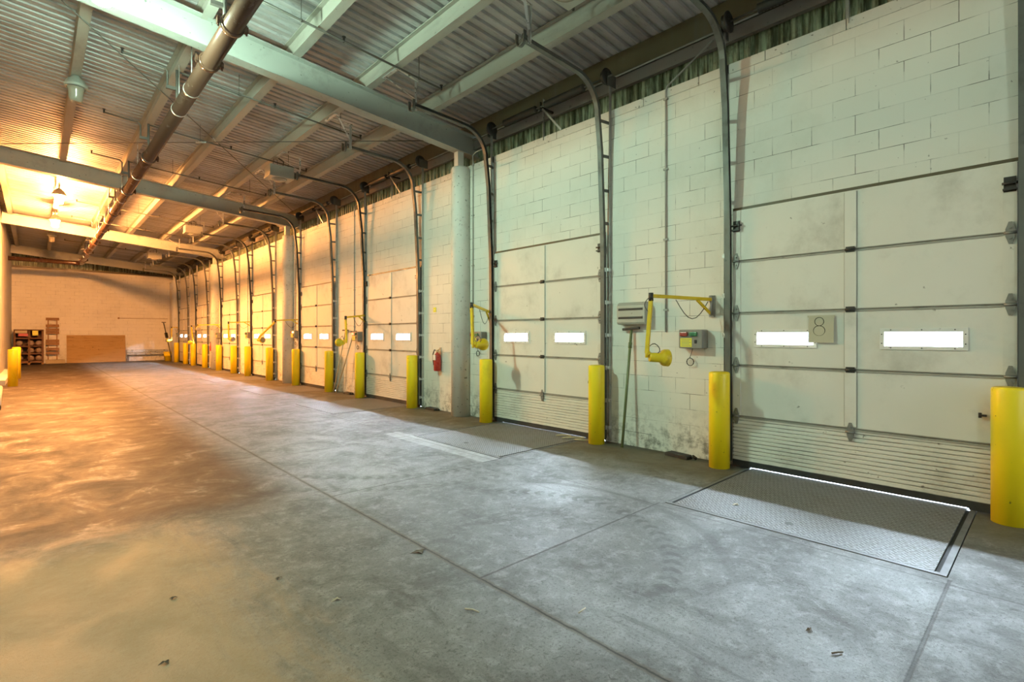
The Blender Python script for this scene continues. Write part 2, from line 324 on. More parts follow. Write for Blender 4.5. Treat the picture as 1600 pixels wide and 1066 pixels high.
# ------------------------------------------------------------------ mesh builder
class MB:
    def __init__(s): s.v, s.f, s.sm = [], [], []
    def add(s, vs, fs, smooth=False):
        o = len(s.v); s.v += [tuple(v) for v in vs]
        for f in fs: s.f.append([i + o for i in f]); s.sm.append(smooth)
        return s
    def box(s, x0, x1, y0, y1, z0, z1):
        vs = [(x, y, z) for x in (x0, x1) for y in (y0, y1) for z in (z0, z1)]
        return s.add(vs, [(0, 1, 3, 2), (4, 6, 7, 5), (0, 4, 5, 1), (2, 3, 7, 6), (0, 2, 6, 4), (1, 5, 7, 3)])
    def bar(s, p0, p1, w, h, up=(0, 0, 1)):
        p0, p1 = Vector(p0), Vector(p1); d = (p1 - p0).normalized(); u = Vector(up)
        if abs(d.dot(u)) > 0.98: u = Vector((1, 0, 0))
        a = d.cross(u).normalized() * w / 2; c = a.cross(d).normalized() * h / 2
        vs = [p + sa * a + sc * c for p in (p0, p1) for sa, sc in ((-1, -1), (1, -1), (1, 1), (-1, 1))]
        return s.add(vs, [(0, 1, 2, 3), (7, 6, 5, 4), (0, 4, 5, 1), (1, 5, 6, 2), (2, 6, 7, 3), (3, 7, 4, 0)])
    def lathe(s, p0, axis, prof, n=20, cap=True):
        p0 = Vector(p0); d = Vector(axis).normalized(); u = Vector((0, 0, 1)) if abs(d.z) < 0.9 else Vector((1, 0, 0))
        a = d.cross(u).normalized(); c = d.cross(a)
        vs = []
        for (t, r) in prof:
            for k in range(n):
                th = 2 * PI * k / n; vs.append(p0 + d * t + (a * math.cos(th) + c * math.sin(th)) * r)
        fs = []
        for i in range(len(prof) - 1):
            for k in range(n):
                k2 = (k + 1) % n; fs.append((i * n + k, i * n + k2, (i + 1) * n + k2, (i + 1) * n + k))
        s.add(vs, fs, True)
        if cap:
            o = len(s.v) - len(vs); m_ = (len(prof) - 1) * n
            s.f.append([o + k for k in range(n)][::-1]); s.sm.append(False)
            s.f.append([o + m_ + k for k in range(n)]); s.sm.append(False)
        return s
    def cyl(s, p0, p1, r, n=12, r1=None):
        p0, p1 = Vector(p0), Vector(p1); L = (p1 - p0).length
        return s.lathe(p0, p1 - p0, [(0, r), (L, r if r1 is None else r1)], n)
    def tube(s, pts, r, n=8, closed=False):
        pts = [Vector(p) for p in pts]; m_ = len(pts); vs = []; a = None
        for i, p in enumerate(pts):
            if closed: d = pts[(i + 1) % m_] - pts[i - 1]
            else: d = pts[min(i + 1, m_ - 1)] - pts[max(i - 1, 0)]
            d.normalize()
            if a is None:
                u = Vector((0, 0, 1)) if abs(d.z) < 0.9 else Vector((1, 0, 0)); a = d.cross(u).normalized()
            else: a = (a - d * a.dot(d)).normalized()
            c = d.cross(a)
            for k in range(n):
                th = 2 * PI * k / n; vs.append(p + (a * math.cos(th) + c * math.sin(th)) * r)
        fs = []
        for i in range(m_ if closed else m_ - 1):
            j = (i + 1) % m_
            for k in range(n):
                k2 = (k + 1) % n; fs.append((i * n + k, i * n + k2, j * n + k2, j * n + k))
        s.add(vs, fs, True)
        if not closed:
            o = len(s.v) - len(vs)
            s.f.append([o + k for k in range(n)][::-1]); s.sm.append(False)
            s.f.append([o + (m_ - 1) * n + k for k in range(n)]); s.sm.append(False)
        return s
    def prism(s, poly, axis, a0, a1):
        """poly in the two other axes (cyclic order), extruded along axis from a0 to a1"""
        def P(p, a): return {'x': (a, p[0], p[1]), 'y': (p[0], a, p[1]), 'z': (p[0], p[1], a)}[axis]
        n = len(poly); vs = [P(p, a0) for p in poly] + [P(p, a1) for p in poly]
        fs = [tuple(range(n))[::-1], tuple(range(n, 2 * n))] + [(k, (k + 1) % n, n + (k + 1) % n, n + k) for k in range(n)]
        return s.add(vs, fs)
    def sweep(s, path, y, sec):
        """closed section [(normal offset, y offset)] along a path in the XZ plane"""
        n = len(sec); vs = []
        for i, (px, pz) in enumerate(path):
            a = path[max(i - 1, 0)]; b_ = path[min(i + 1, len(path) - 1)]
            dx, dz = b_[0] - a[0], b_[1] - a[1]; L = math.hypot(dx, dz); nx, nz = -dz / L, dx / L
            for (u, w) in sec: vs.append((px + nx * u, y + w, pz + nz * u))
        fs = []
        for i in range(len(path) - 1):
            for k in range(n):
                k2 = (k + 1) % n; fs.append((i * n + k, i * n + k2, (i + 1) * n + k2, (i + 1) * n + k))
        fs += [tuple(range(n))[::-1], tuple(range((len(path) - 1) * n, len(path) * n))]
        return s.add(vs, fs)
    def build(s, name, mat, parent=None, origin=None, bevel=0, seg=2):
        me = bpy.data.meshes.new(name)
        org = Vector(ORG.get(parent.name, (0, 0, 0))) if parent else Vector(origin or (0, 0, 0))
        me.from_pydata([tuple(Vector(v) - org) for v in s.v], [], s.f)
        me.polygons.foreach_set('use_smooth', s.sm); me.update()
        bm = bmesh.new(); bm.from_mesh(me); bmesh.ops.recalc_face_normals(bm, faces=bm.faces)
        if bevel:
            es = [e for e in bm.edges if len(e.link_faces) == 2 and e.calc_face_angle(0) > 0.6]
            bmesh.ops.bevel(bm, geom=es, offset=bevel, segments=seg, profile=0.5, affect='EDGES', clamp_overlap=True)
        bm.to_mesh(me); bm.free()
        me.materials.append(M[mat] if isinstance(mat, str) else mat)
        o = bpy.data.objects.new(name, me); COL.objects.link(o)
        if parent: o.parent = parent; ORG[o.name] = tuple(org)
        else: o.location = org; ORG[o.name] = tuple(org)
        return o
ORG = {}
def tag(o, label=None, cat=None, group=None, kind=None):
    if label: o['label'] = label
    if cat: o['category'] = cat
    if group: o['group'] = group
    if kind: o['kind'] = kind
    return o
def thing(name, label, cat, loc, group=None, kind=None):
    o = bpy.data.objects.new(name, None); COL.objects.link(o); o.location = loc; o.empty_display_size = 0.1
    ORG[o.name] = tuple(loc)
    return tag(o, label, cat, group, kind)
def copy_tree(o, parent=None):
    c = o.copy(); COL.objects.link(c)
    if parent: c.parent = parent
    for ch in list(o.children): copy_tree(ch, c)
    return c
def dup(root, dy, label, name=None, group=None):
    c = copy_tree(root); c.location = Vector(root.location) + Vector((0, dy, 0)); c['label'] = label
    if name: c.name = name
    if group: c['group'] = group
    return c
def struct(mb, name, mat, label, cat, bevel=0):
    return tag(mb.build(name, mat, bevel=bevel), label, cat, kind='structure')

# ------------------------------------------------------------------ setting
mb = MB().box(XL - 0.3, XW + 0.2, YF - 0.2, YB + 0.3, -0.2, 0.0)
# leveler pits are cut out by building the slab in strips instead
mb = MB()
PIT = [(y0 + 0.255, y0 + 2.295) for y0 in DOORY]; PX0 = 4.33
mb.box(XL - 0.3, PX0, YF - 0.2, YB + 0.3, -0.2, 0)
ya = YF - 0.2
for (p0, p1) in PIT:
    mb.box(PX0, XW + 0.22, ya, p0, -0.2, 0); ya = p1
mb.box(PX0, XW + 0.22, ya, YB + 0.3, -0.2, 0)
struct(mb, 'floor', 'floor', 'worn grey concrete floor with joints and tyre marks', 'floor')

mb = MB()     # dock wall, split round the door openings
ZT = 4.78; ya = YF - 0.2
OPEN = [(y0 + 0.0, y0 + DW - 0.0) for y0 in DOORY]
for (a, b_) in OPEN:
    mb.box(XW, XW + 0.2, ya, a, 0, ZT); mb.box(XW, XW + 0.2, a, b_, 3.05, ZT); ya = b_
mb.box(XW, XW + 0.2, ya, YB + 0.2, 0, ZT)
struct(mb, 'wall_right', 'block', 'white painted block wall pierced by the dock doors', 'wall')
mb = MB()
y = YF
while y < YB:
    mb.box(XW - 0.006, XW + 0.34, y + 0.002, min(y + 0.81, YB) - 0.002, ZT + 0.003, 4.90); y += 0.8128
struct(mb, 'trim_1', 'column', 'pale cap course on top of the block dock wall', 'trim', bevel=0.004)
mb = MB()     # trapezoid siding above the block wall
pts = []; y = YF
while y < YB + 0.1:
    pts += [(6.545, y), (6.545, y + 0.055), (6.515, y + 0.072), (6.515, y + 0.118)]; y += 0.135
vs = [(p[0], p[1], z) for p in pts for z in (4.6, 6.2)]
mb.add(vs, [(2 * i, 2 * i + 2, 2 * i + 3, 2 * i + 1) for i in range(len(pts) - 1)])
struct(mb, 'wall_right_siding', 'siding', 'streaked green corrugated siding above the block dock wall', 'siding')

mb = MB().box(XL - 0.2, XW + 0.4, YB, YB + 0.2, 0, 5.25)
struct(mb, 'wall_back', 'block_back', 'white painted block wall at the far end', 'wall')
mb = MB(); pts = []; x = XL
while x < XW + 0.4:
    pts += [(x, YB + 0.06), (x + 0.055, YB + 0.06), (x + 0.072, YB + 0.09), (x + 0.118, YB + 0.09)]; x += 0.135
vs = [(p[0], p[1], z) for p in pts for z in (5.2, 6.7)]
mb.add(vs, [(2 * i, 2 * i + 2, 2 * i + 3, 2 * i + 1) for i in range(len(pts) - 1)])
struct(mb, 'wall_back_siding', 'siding', 'corrugated siding strip above the far end wall', 'siding')
mb = MB().box(XL, XW + 0.2, YB - 0.06, YB + 0.05, 5.25, 5.36)
struct(mb, 'trim_2', 'eave', 'brown ledge strip along the top of the far end block wall', 'trim')
mb = MB().box(XL - 0.2, XL, YF - 0.2, YB + 0.2, 0, 6.7)
struct(mb, 'wall_left', 'wall_plain', 'white wall along the left side', 'wall')
mb = MB().box(XL - 0.2, 3.0, YF - 0.2, YF, 0, 6.7).box(5.9, XW + 0.4, YF - 0.2, YF, 0, 6.7).box(3.0, 5.9, YF - 0.2, YF, 3.7, 6.7)  # unseen doorway opening, added and placed to let in fill daylight
struct(mb, 'wall_front', 'wall_plain', 'white wall behind the camera with an unseen doorway added for fill daylight', 'wall')
mb = MB()     # roof deck, ribs running across the room
pts = []; y = YF
while y < YB + 0.2:
    pts += [(y, 0.0), (y + 0.10, 0.0), (y + 0.115, 0.036), (y + 0.155, 0.036)]; y += 0.17
vs = []
for (yy, dz) in pts:
    for xx in (XL - 0.2, 6.53): vs.append((xx, yy, z_deck(xx) + dz))
mb.add(vs, [(2 * i, 2 * i + 1, 2 * i + 3, 2 * i + 2) for i in range(len(pts) - 1)])
struct(mb, 'ceiling', 'deck', 'grey corrugated metal roof deck', 'ceiling')
struct(MB().box(6.7, 60, -40, 80, -1.4, -1.2).box(-20, 6.7, -40, -5.2, -0.3, -0.05), 'ground', 'concrete_out', 'pale concrete yard outside the dock doors', 'ground')

# eave channel and girt
mb = MB().prism([(6.42, 5.52), (6.50, 5.52), (6.50, 5.535), (6.435, 5.535), (6.435, 5.825), (6.50, 5.825), (6.50, 5.84), (6.42, 5.84)], 'y', YF, YB - 0.02)
tag(mb.build('eave_channel', 'eave', origin=(6.45, 15, 5.52)), 'long brown steel channel under the roof edge above the dock wall', 'channel')
mb = MB().box(6.42, 6.49, YF, YB - 0.02, 5.30, 5.47)
tag(mb.build('girt', 'girt', origin=(6.45, 15, 5.3)), 'grey steel girt along the top of the green siding', 'girt')
mb = MB().cyl((6.405, YF, 5.49), (6.405, 33, 5.49), 0.013, 8)
tag(mb.build('conduit', 'conduit', origin=(6.405, 15, 5.49)), 'thin pale conduit lying along the girt above the dock doors', 'conduit')

# ------------------------------------------------------------------ roof steel
def isec(w, h, tf=0.018, tw=0.012):
    a = w / 2
    return [(0, -a), (tf, -a), (tf, -tw / 2), (h - tf, -tw / 2), (h - tf, -a), (h, -a), (h, a), (h - tf, a), (h - tf, tw / 2), (tf, tw / 2), (tf, a), (0, a)]
nm = ['nearest', 'second', 'third', 'fourth and farthest']
for k, yb in enumerate(BEAMY):
    sec = isec(0.20, 0.41)
    mb = MB().sweep([(6.62, z_beam(6.62)), (XL + 0.01, z_beam(XL + 0.01))], yb, [(-u, w) for u, w in sec])
    tag(mb.build('roof_beam', 'beam', origin=(6.4, yb, z_beam(6.4))), 'large painted steel roof beam crossing the hall, %s from the camera' % nm[k], 'beam', 'roof beams')
for k, xp in enumerate((-0.70, 0.50, 1.71, 2.90, 4.10, 5.28)):
    zb = z_purlin(xp); zt = z_deck(xp) - 0.004; h = zt - zb
    prof = [(xp + w, zb + u) for u, w in isec(0.13, h, 0.014, 0.01)]
    mb = MB().prism(prof, 'y', YF + 0.05, YB - 0.03)
    tag(mb.build('purlin', 'purlin', origin=(xp, 15, zb)),
        ['pale roof purlin running the length of the hall hard by the left wall', 'pale roof purlin carrying the row of hanging jar lamps', 'pale roof purlin directly above the big brown pipe',
         'pale roof purlin next right of the big brown pipe', 'pale roof purlin carrying the grey box lamps', 'pale roof purlin nearest the dock wall'][k], 'purlin', 'roof purlins')
    if k == 2: pass
for k, yb in enumerate(BEAMY):
    t = thing('column', 'round white column against the dock wall under the %s roof beam' % nm[k], 'column', (6.1, yb, 0), 'columns on the dock wall')
    MB().lathe((6.1, yb, 0), (0, 0, 1), [(0, 0.185), (4.82, 0.185), (4.86, 0.17)], 28).build('shaft', 'column', t)
    MB().box(5.99, 6.13, yb - 0.06, yb + 0.06, 4.86, z_beam(6.1) + 0.001).build('bearing_post', 'column', t)

# cross bracing rods
def rod(x0, y0, x1, y1, lab, dz=0.011):
    mb = MB().cyl((x0, y0, z_purlin(x0) - dz), (x1, y1, z_purlin(x1) - dz), 0.009, 6)
    mid = ((x0 + x1) / 2, (y0 + y1) / 2)
    dx, dy = (x1 - x0), (y1 - y0); L = math.hypot(dx, dy); dx /= L; dy /= L
    zz = z_purlin(mid[0]) - dz
    t = thing('bracing_rod', lab, 'rod', (mid[0], mid[1], zz), 'bracing rods')
    mb.build('rod', 'thin', t)
    MB().cyl((mid[0] - dx * 0.12, mid[1] - dy * 0.12, zz + 0.009 * dx), (mid[0] + dx * 0.12, mid[1] + dy * 0.12, zz - 0.009 * dx), 0.02, 8).build('turnbuckle', 'galv', t)
rod(-0.4, 8.12, 6.1, 16.9, 'thin roof bracing rod slanting from top left towards the second beam')
rod(6.0, 8.5, -0.75, 16.9, 'thin roof bracing rod that runs level between the first two beams', 0.075)

# ------------------------------------------------------------------ dock doors
DX0, DX1 = 6.155, 6.197
def make_door(y0):
    t = thing('door_8', '', 'dock door', (6.18, y0, 0), None, 'structure')
    for i in range(1, 5):
        z0, z1 = ZS[i] + 0.009, ZS[i + 1] - 0.009
        if i == 2:      # window section: built round the two openings
            w = [(0.345, 0.945), (1.565, 2.165)]; wz = (1.468, 1.618)
            mb = MB()
            for (a, b_, c, d) in ((0, DW, z0, wz[0]), (0, DW, wz[1], z1), (0, w[0][0], wz[0], wz[1]), (w[0][1], w[1][0], wz[0], wz[1]), (w[1][1], DW, wz[0], wz[1])):
                mb.box(DX0, DX1, y0 + a, y0 + b_, c, d)
            mb.build('window_panel', 'door', t)
            for (a, b_) in w:
                mb = MB()
                for (p, q, r_, s_) in ((a - 0.03, b_ + 0.03, wz[0] - 0.03, wz[0] + 0.006), (a - 0.03, b_ + 0.03, wz[1] - 0.006, wz[1] + 0.03), (a - 0.03, a + 0.006, wz[0], wz[1]), (b_ - 0.006, b_ + 0.03, wz[0], wz[1])):
                    mb.box(DX0 - 0.012, DX0 + 0.004, y0 + p, y0 + q, r_, s_)
                fr = mb.build('window_frame', 'white', t, bevel=0.002)
                mb = MB()
                for yy in (a + 0.06, (a + b_) / 2, b_ - 0.06):
                    for zz in (wz[0] - 0.013, wz[1] + 0.013): mb.cyl((DX0 - 0.015, y0 + yy, zz), (DX0 - 0.012, y0 + yy, zz), 0.006, 6)
                for yy in (a - 0.013, b_ + 0.013):
                    for zz in (wz[0] + 0.03, wz[1] - 0.03): mb.cyl((DX0 - 0.015, y0 + yy, zz), (DX0 - 0.012, y0 + yy, zz), 0.006, 6)
                mb.build('screw', 'dark', fr)
                MB().box(DX0 + 0.012, DX0 + 0.018, y0 + a, y0 + b_, wz[0], wz[1]).build('pane', 'pane', fr)
        else:
            MB().box(DX0, DX1, y0, y0 + DW, z0, z1).build('panel', 'door', t, bevel=0.006)
    # ribbed bottom section
    prof = [(DX1, ZS[0]), (DX1, ZS[1] - 0.009)]; z = ZS[1] - 0.009; prof.append((DX0, z)); prof.append((DX0, z - 0.03)); z -= 0.03
    n = 11; st = (z - ZS[0] - 0.01) / n
    for k in range(n):
        prof += [(DX0 + 0.012, z - 0.003), (DX0 + 0.012, z - 0.013), (DX0, z - 0.017), (DX0, z - st + 0.001)]; z -= st
    prof.append((DX0, ZS[0]))
    MB().prism(prof, 'y', y0, y0 + DW).build('bottom_panel', 'ribbed', t)
    for i in range(1, 5):
        z = ZS[i]
        r_ = MB().box(DX0 - 0.010, DX0 + 0.02, y0 + 0.07, y0 + DW - 0.07, z - 0.020, z - 0.006).box(DX0 - 0.004, DX0 + 0.02, y0 + 0.07, y0 + DW - 0.07, z + 0.006, z + 0.014)
        r_.box(DX0 + 0.01, DX1 - 0.004, y0, y0 + DW, z - 0.008, z + 0.008)
        r_.build('rail', 'rail', t)
    yc = y0 + DW / 2 + 0.005
    for i in range(1, 5):
        MB().box(DX0 - 0.014, DX0 + 0.001, yc - 0.052, yc + 0.052, ZS[i] + 0.022, ZS[i + 1] - 0.022).build('stile', 'door', t, bevel=0.003)
        MB().box(DX0 - 0.003, DX0 + 0.001, yc - 0.059, yc - 0.052, ZS[i] + 0.022, ZS[i + 1] - 0.022).build('seam', 'rail', t)
        MB().box(DX0 - 0.003, DX0 + 0.001, yc + 0.052, yc + 0.059, ZS[i] + 0.022, ZS[i + 1] - 0.022).build('seam', 'rail', t)
        for yy in (y0 + 0.045, y0 + DW - 0.045):
            MB().box(DX0 - 0.008, DX0 + 0.001, yy - 0.045, yy + 0.045, ZS[i] + 0.012, ZS[i + 1] - 0.012).build('end_stile', 'door', t)
    def hinge(yy, z, end):
        mb = MB(); x0 = DX0 - 0.020; x1 = DX0 - 0.006
        if end:
            for s_ in (1, -1):
                mb.prism([(yy - 0.032, z), (yy + 0.032, z), (yy + 0.032, z + s_ * 0.03), (yy + 0.012, z + s_ * 0.095), (yy - 0.012, z + s_ * 0.095), (yy - 0.032, z + s_ * 0.03)], 'x', x0, x1)
            mb.cyl((x0 - 0.006, yy - 0.04, z), (x0 - 0.006, yy + 0.04, z), 0.012, 8)
            for s_ in (1, -1): mb.cyl((x0 - 0.012, yy, z + s_ * 0.045), (x0, yy, z + s_ * 0.045), 0.010, 8)
        else:
            mb.box(x0, x1, yy - 0.04, yy + 0.04, z - 0.028, z + 0.03); mb.cyl((x0 - 0.004, yy - 0.045, z), (x0 - 0.004, yy + 0.045, z), 0.012, 8)
        mb.build('hinge', 'hinge' if end else 'dark', t)
    for i in (2, 3, 4):
        hinge(yc, ZS[i], False)
    hinge(yc, ZS[1] - 0.03, True)
    for i in (1, 2, 3, 4):
        for yy in (y0 + 0.042, y0 + DW - 0.042): hinge(yy, ZS[i], True)
    for yy in (y0 + 0.045, y0 + DW - 0.045):
        MB().box(DX0 - 0.05, DX0 - 0.006, yy - 0.045, yy + 0.045, 2.83, 2.845).box(DX0 - 0.05, DX0 - 0.006, yy - 0.04, yy - 0.034, 2.84, 2.94).box(DX0 - 0.012, DX0 - 0.006, yy - 0.04, yy + 0.04, 2.82, 2.95).cyl((DX0 - 0.035, yy - 0.07, 2.89), (DX0 - 0.035, yy + 0.05, 2.89), 0.011, 8).build('top_bracket', 'dark', t)
    MB().box(DX1 + 0.001, XW - 0.001, y0 + DW - 0.012, y0 + DW + 0.02, 0.02, 3.08).build('jamb_seal', 'rubber', t)
    MB().box(DX1 + 0.001, XW - 0.001, y0 - 0.02, y0 + 0.012, 0.02, 3.08).build('jamb_seal', 'rubber', t)
    MB().box(XW - 0.012, XW - 0.001, y0 - 0.02, y0 + DW + 0.02, 3.088, 3.118).build('lintel', 'eave', t)
    MB().box(DX0 - 0.05, DX0 - 0.008, y0 + 0.19, y0 + 0.24, 0.86, 0.875).cyl((DX0 - 0.03, y0 + 0.235, 0.845), (DX0 - 0.03, y0 + 0.235, 0.89), 0.012, 8).build('lift_handle', 'dark', t)
    return t
d0 = make_door(DOORY[0])
dl = ['white sectional dock door nearest the camera, with a paper 8 taped on it']
for k in range(1, 8): dl.append('white sectional dock door with two small windows, %s' % ORD[k])
d0['label'] = dl[0]
for k in range(1, 8):
    ORG['door_%d' % (8 - k)] = (6.18, DOORY[k], 0)
    dup(d0, DOORY[k] - DOORY[0], dl[k], 'door_%d' % (8 - k))
for k, g in enumerate((0.019, 0.014, 0.006, 0.006, 0.006, 0.010, 0.006, 0.006)):     # rubber seals, worn differently
    d = bpy.data.objects['door_%d' % (8 - k)]; y0 = DOORY[k]
    MB().box(DX0 - 0.004, DX1, y0 - 0.005, y0 + 0.31, 0.003, ZS[0]).box(DX0 - 0.004, DX1, y0 + 0.31, y0 + 2.25, g, ZS[0]).box(DX0 - 0.004, DX1, y0 + 2.25, y0 + DW + 0.005, 0.003, ZS[0]).build('bottom_seal', 'rubber', d)

# paper number on the nearest door
py, pz, px = 1.715, 1.642, DX0 - 0.022
t = thing('paper_sign', 'buff paper with a handwritten 8 taped to the nearest dock door', 'sign', (px, py, pz - 0.14))
n = 8; vs = []
for i in range(n + 1):
    for j in range(2):
        u = i / n; yy = py + 0.12 - 0.24 * j
        vs.append((px - 0.004 * math.sin(u * 3) - (0.012 * (1 - u) ** 2), yy, pz - 0.142 + 0.284 * u))
sh = MB().add(vs, [(2 * i, 2 * i + 1, 2 * i + 3, 2 * i + 2) for i in range(n)])
sheet = sh.build('sheet', 'paper', t); md = sheet.modifiers.new('solid', 'SOLIDIFY'); md.thickness = 0.001
def ring(mb, cy, cz, a, b_, x, r=0.0028):
    mb.tube([(x, cy + a * math.cos(q * PI / 12), cz + b_ * math.sin(q * PI / 12)) for q in range(24)], r, 6, True)
mb = MB(); ring(mb, py + 0.017, pz + 0.083, 0.043, 0.045, px - 0.0045); ring(mb, py + 0.017, pz - 0.015, 0.055, 0.054, px - 0.007)
mb.build('numeral', 'ink', t)
MB().box(px - 0.003, px - 0.001, py - 0.13, py + 0.13, pz + 0.128, pz + 0.15).build('tape', 'paper', t)

# ------------------------------------------------------------------ door tracks, shafts
def track_path():
    p = [(6.125, 0.06), (6.118, 1.5), (6.105, 3.0), (6.04, 4.3), (5.985, 4.74)]
    cx, cz, rr = 5.985 - 0.50, 4.77, 0.50
    for q in range(1, 9):
        a = q * PI / 16; p.append((cx + rr * math.cos(a), cz + rr * math.sin(a)))
    p += [(5.0, 5.285), (4.48, 5.300)]
    return p
PATH = track_path()
def path_x(z):
    for (a, b_) in zip(PATH, PATH[1:]):
        if a[1] <= z <= b_[1]: return a[0] + (b_[0] - a[0]) * (z - a[1]) / (b_[1] - a[1])
    return PATH[4][0]
def make_track(y, s_):
    """s_ = +1: on the far jamb (opens towards -y), -1: on the near jamb"""
    t = thing('door_track', '', 'door track', (6.12, y, 0), 'dock door tracks')
    w, d, th = 0.034, 0.026, 0.005
    sec = [(-d, -w), (d, -w), (d, -w + th), (-d + th, -w + th), (-d + th, w - th), (d, w - th), (d, w), (-d, w)]
    sec = [(u, ww) for u, ww in sec]
    # channel: flanges front and back, web away from the door
    sec = [(-d, s_ * w), (d, s_ * w), (d, -s_ * w), (d - th, -s_ * w), (d - th, s_ * (w - th)), (-d + th, s_ * (w - th)), (-d + th, -s_ * w), (-d, -s_ * w)]
    MB().sweep(PATH, y, sec).build('rail', 'track', t)
    ya = y + s_ * 0.075
    MB().box(XW - 0.055, XW - 0.001, ya - 0.004 * s_, ya, 0.02, 5.42).box(XW - 0.006, XW - 0.001, ya - 0.045 * s_ if s_ > 0 else ya, ya if s_ > 0 else ya - 0.045 * s_, 0.02, 4.9).build('wall_angle', 'angle', t)
    for z in (0.22, 0.62, 1.10, 1.58, 2.06, 2.54):
        xx = path_x(z)
        MB().box(xx + 0.01, XW - 0.004, y + s_ * 0.036, y + s_ * 0.078, z - 0.022, z + 0.022).box(xx - 0.01, xx + 0.01, y + s_ * 0.034, y + s_ * 0.05, z - 0.03, z + 0.03).build('bracket', 'galv', t)
    for z in (3.22, 3.70, 4.20, 4.70):
        xx = path_x(z)
        MB().bar((xx + 0.015, y + s_ * 0.040, z), (XW - 0.004, y + s_ * 0.070, z), 0.010, 0.045).build('tie', 'track', t)
    # end hanger of slotted angle up to the purlin
    zt = z_purlin(4.40)
    hx = 4.52
    mb = MB().box(hx - 0.02, hx + 0.02, y + s_ * 0.036, y + s_ * 0.040, 5.24, z_purlin(4.1) + 0.0).box(hx + 0.017, hx + 0.020, y + s_ * 0.036, y + s_ * 0.072, 5.24, z_purlin(4.1))
    mb.bar((hx, y + s_ * 0.042, 5.42), (4.14, y + s_ * 0.30, z_purlin(4.1) - 0.004), 0.035, 0.006)
    mb.bar((4.10, y - 0.10, z_purlin(4.1) - 0.012), (4.56, y + s_ * 0.04, z_purlin(4.1) - 0.010), 0.04, 0.012)
    mb.bar((4.10, y + s_ * 0.34, z_purlin(4.1) - 0.012), (4.10, y - s_ * 0.12, z_purlin(4.1) - 0.012), 0.05, 0.02)
    mb.build('hanger', 'galv', t)
    pts = [(4.42 , y + 0.07 * math.cos(PI + a * PI / 10), 5.27 + 0.085 * math.sin(PI + a * PI / 10)) for a in range(11)]
    pts = [(4.42, y - 0.07, 5.36)] + pts + [(4.42, y + 0.07, 5.36)]
    mb = MB()
    for i in range(len(pts) - 1): mb.bar(pts[i], pts[i + 1], 0.012, 0.045, (1, 0, 0))
    mb.bar((4.42, y - 0.03, 5.32), (4.50, y - 0.03, 5.32), 0.02, 0.03)
    mb.build('bumper_spring', 'track', t)
    return t
YN, YFAR = -0.042, DW + 0.042
tn = make_track(DOORY[0] + YN, -1); tf = make_track(DOORY[0] + YFAR, 1)
for k in range(8):
    ln = 'grey steel lift track on the near side of the dock door %s' % ORD[k]
    lf = 'grey steel lift track on the far side of the dock door %s' % ORD[k]
    if k == 0: tn['label'] = ln; tf['label'] = lf
    else:
        dy = DOORY[k] - DOORY[0]; dup(tn, dy, ln); dup(tf, dy, lf)

def make_shaft(y0):
    t = thing('spring_shaft', '', 'spring shaft', (6.12, y0 + DW / 2, 5.37), 'spring shafts above the dock doors')
    x, z = 6.12, 5.37
    MB().cyl((x, y0 - 0.20, z), (x, y0 + DW + 0.20, z), 0.014, 10).build('shaft', 'track', t)
    for (a, b_) in ((0.32, 1.14), (1.34, 2.14)):
        MB().lathe((x, y0 + a, z), (0, 1, 0), [(0, 0.035), (0.02, 0.058)] + [(0.02 + q * (b_ - a - 0.04) / 40, 0.058 if q % 2 else 0.052) for q in range(41)] + [(b_ - a - 0.01, 0.058), (b_ - a, 0.035)], 14).build('spring', 'dark', t)
    for (yy, s_) in ((y0 - 0.115, -1), (y0 + DW + 0.03, 1)):
        MB().lathe((x, yy, z), (0, 1, 0), [(0, 0.05), (0, 0.125), (0.015, 0.125), (0.02, 0.10), (0.035, 0.096), (0.05, 0.10), (0.065, 0.096), (0.075, 0.07), (0.085, 0.045)], 22).build('drum', 'dark', t)
    for yy in (y0 - 0.128, y0 + DW + 0.122):
        MB().box(6.09, 6.30, yy - 0.004, yy + 0.004, 5.24, 5.42).build('end_plate', 'track', t)
    yc = y0 + 1.24
    mb = MB().box(6.10, 6.14, yc - 0.004, yc + 0.004, 5.30, 5.45).bar((6.13, yc, 5.36), (6.42, yc, 5.36), 0.03, 0.03)
    mb.build('centre_bearing', 'dark', t)
    MB().box(6.19, 6.225, yc + 0.01, yc + 0.014, 4.84, 5.53).box(6.222, 6.226, yc + 0.01, yc + 0.045, 4.84, 5.53).bar((6.14, yc - 0.02, 5.34), (6.20, yc - 0.38, 4.90), 0.03, 0.006, (1, 0, 0)).build('centre_post', 'angle', t)
    return t
s0 = make_shaft(DOORY[0])
for k in range(8):
    l = 'dark torsion spring shaft with cable drums above the dock door %s' % ORD[k]
    if k == 0: s0['label'] = l
    else: dup(s0, DOORY[k] - DOORY[0], l)

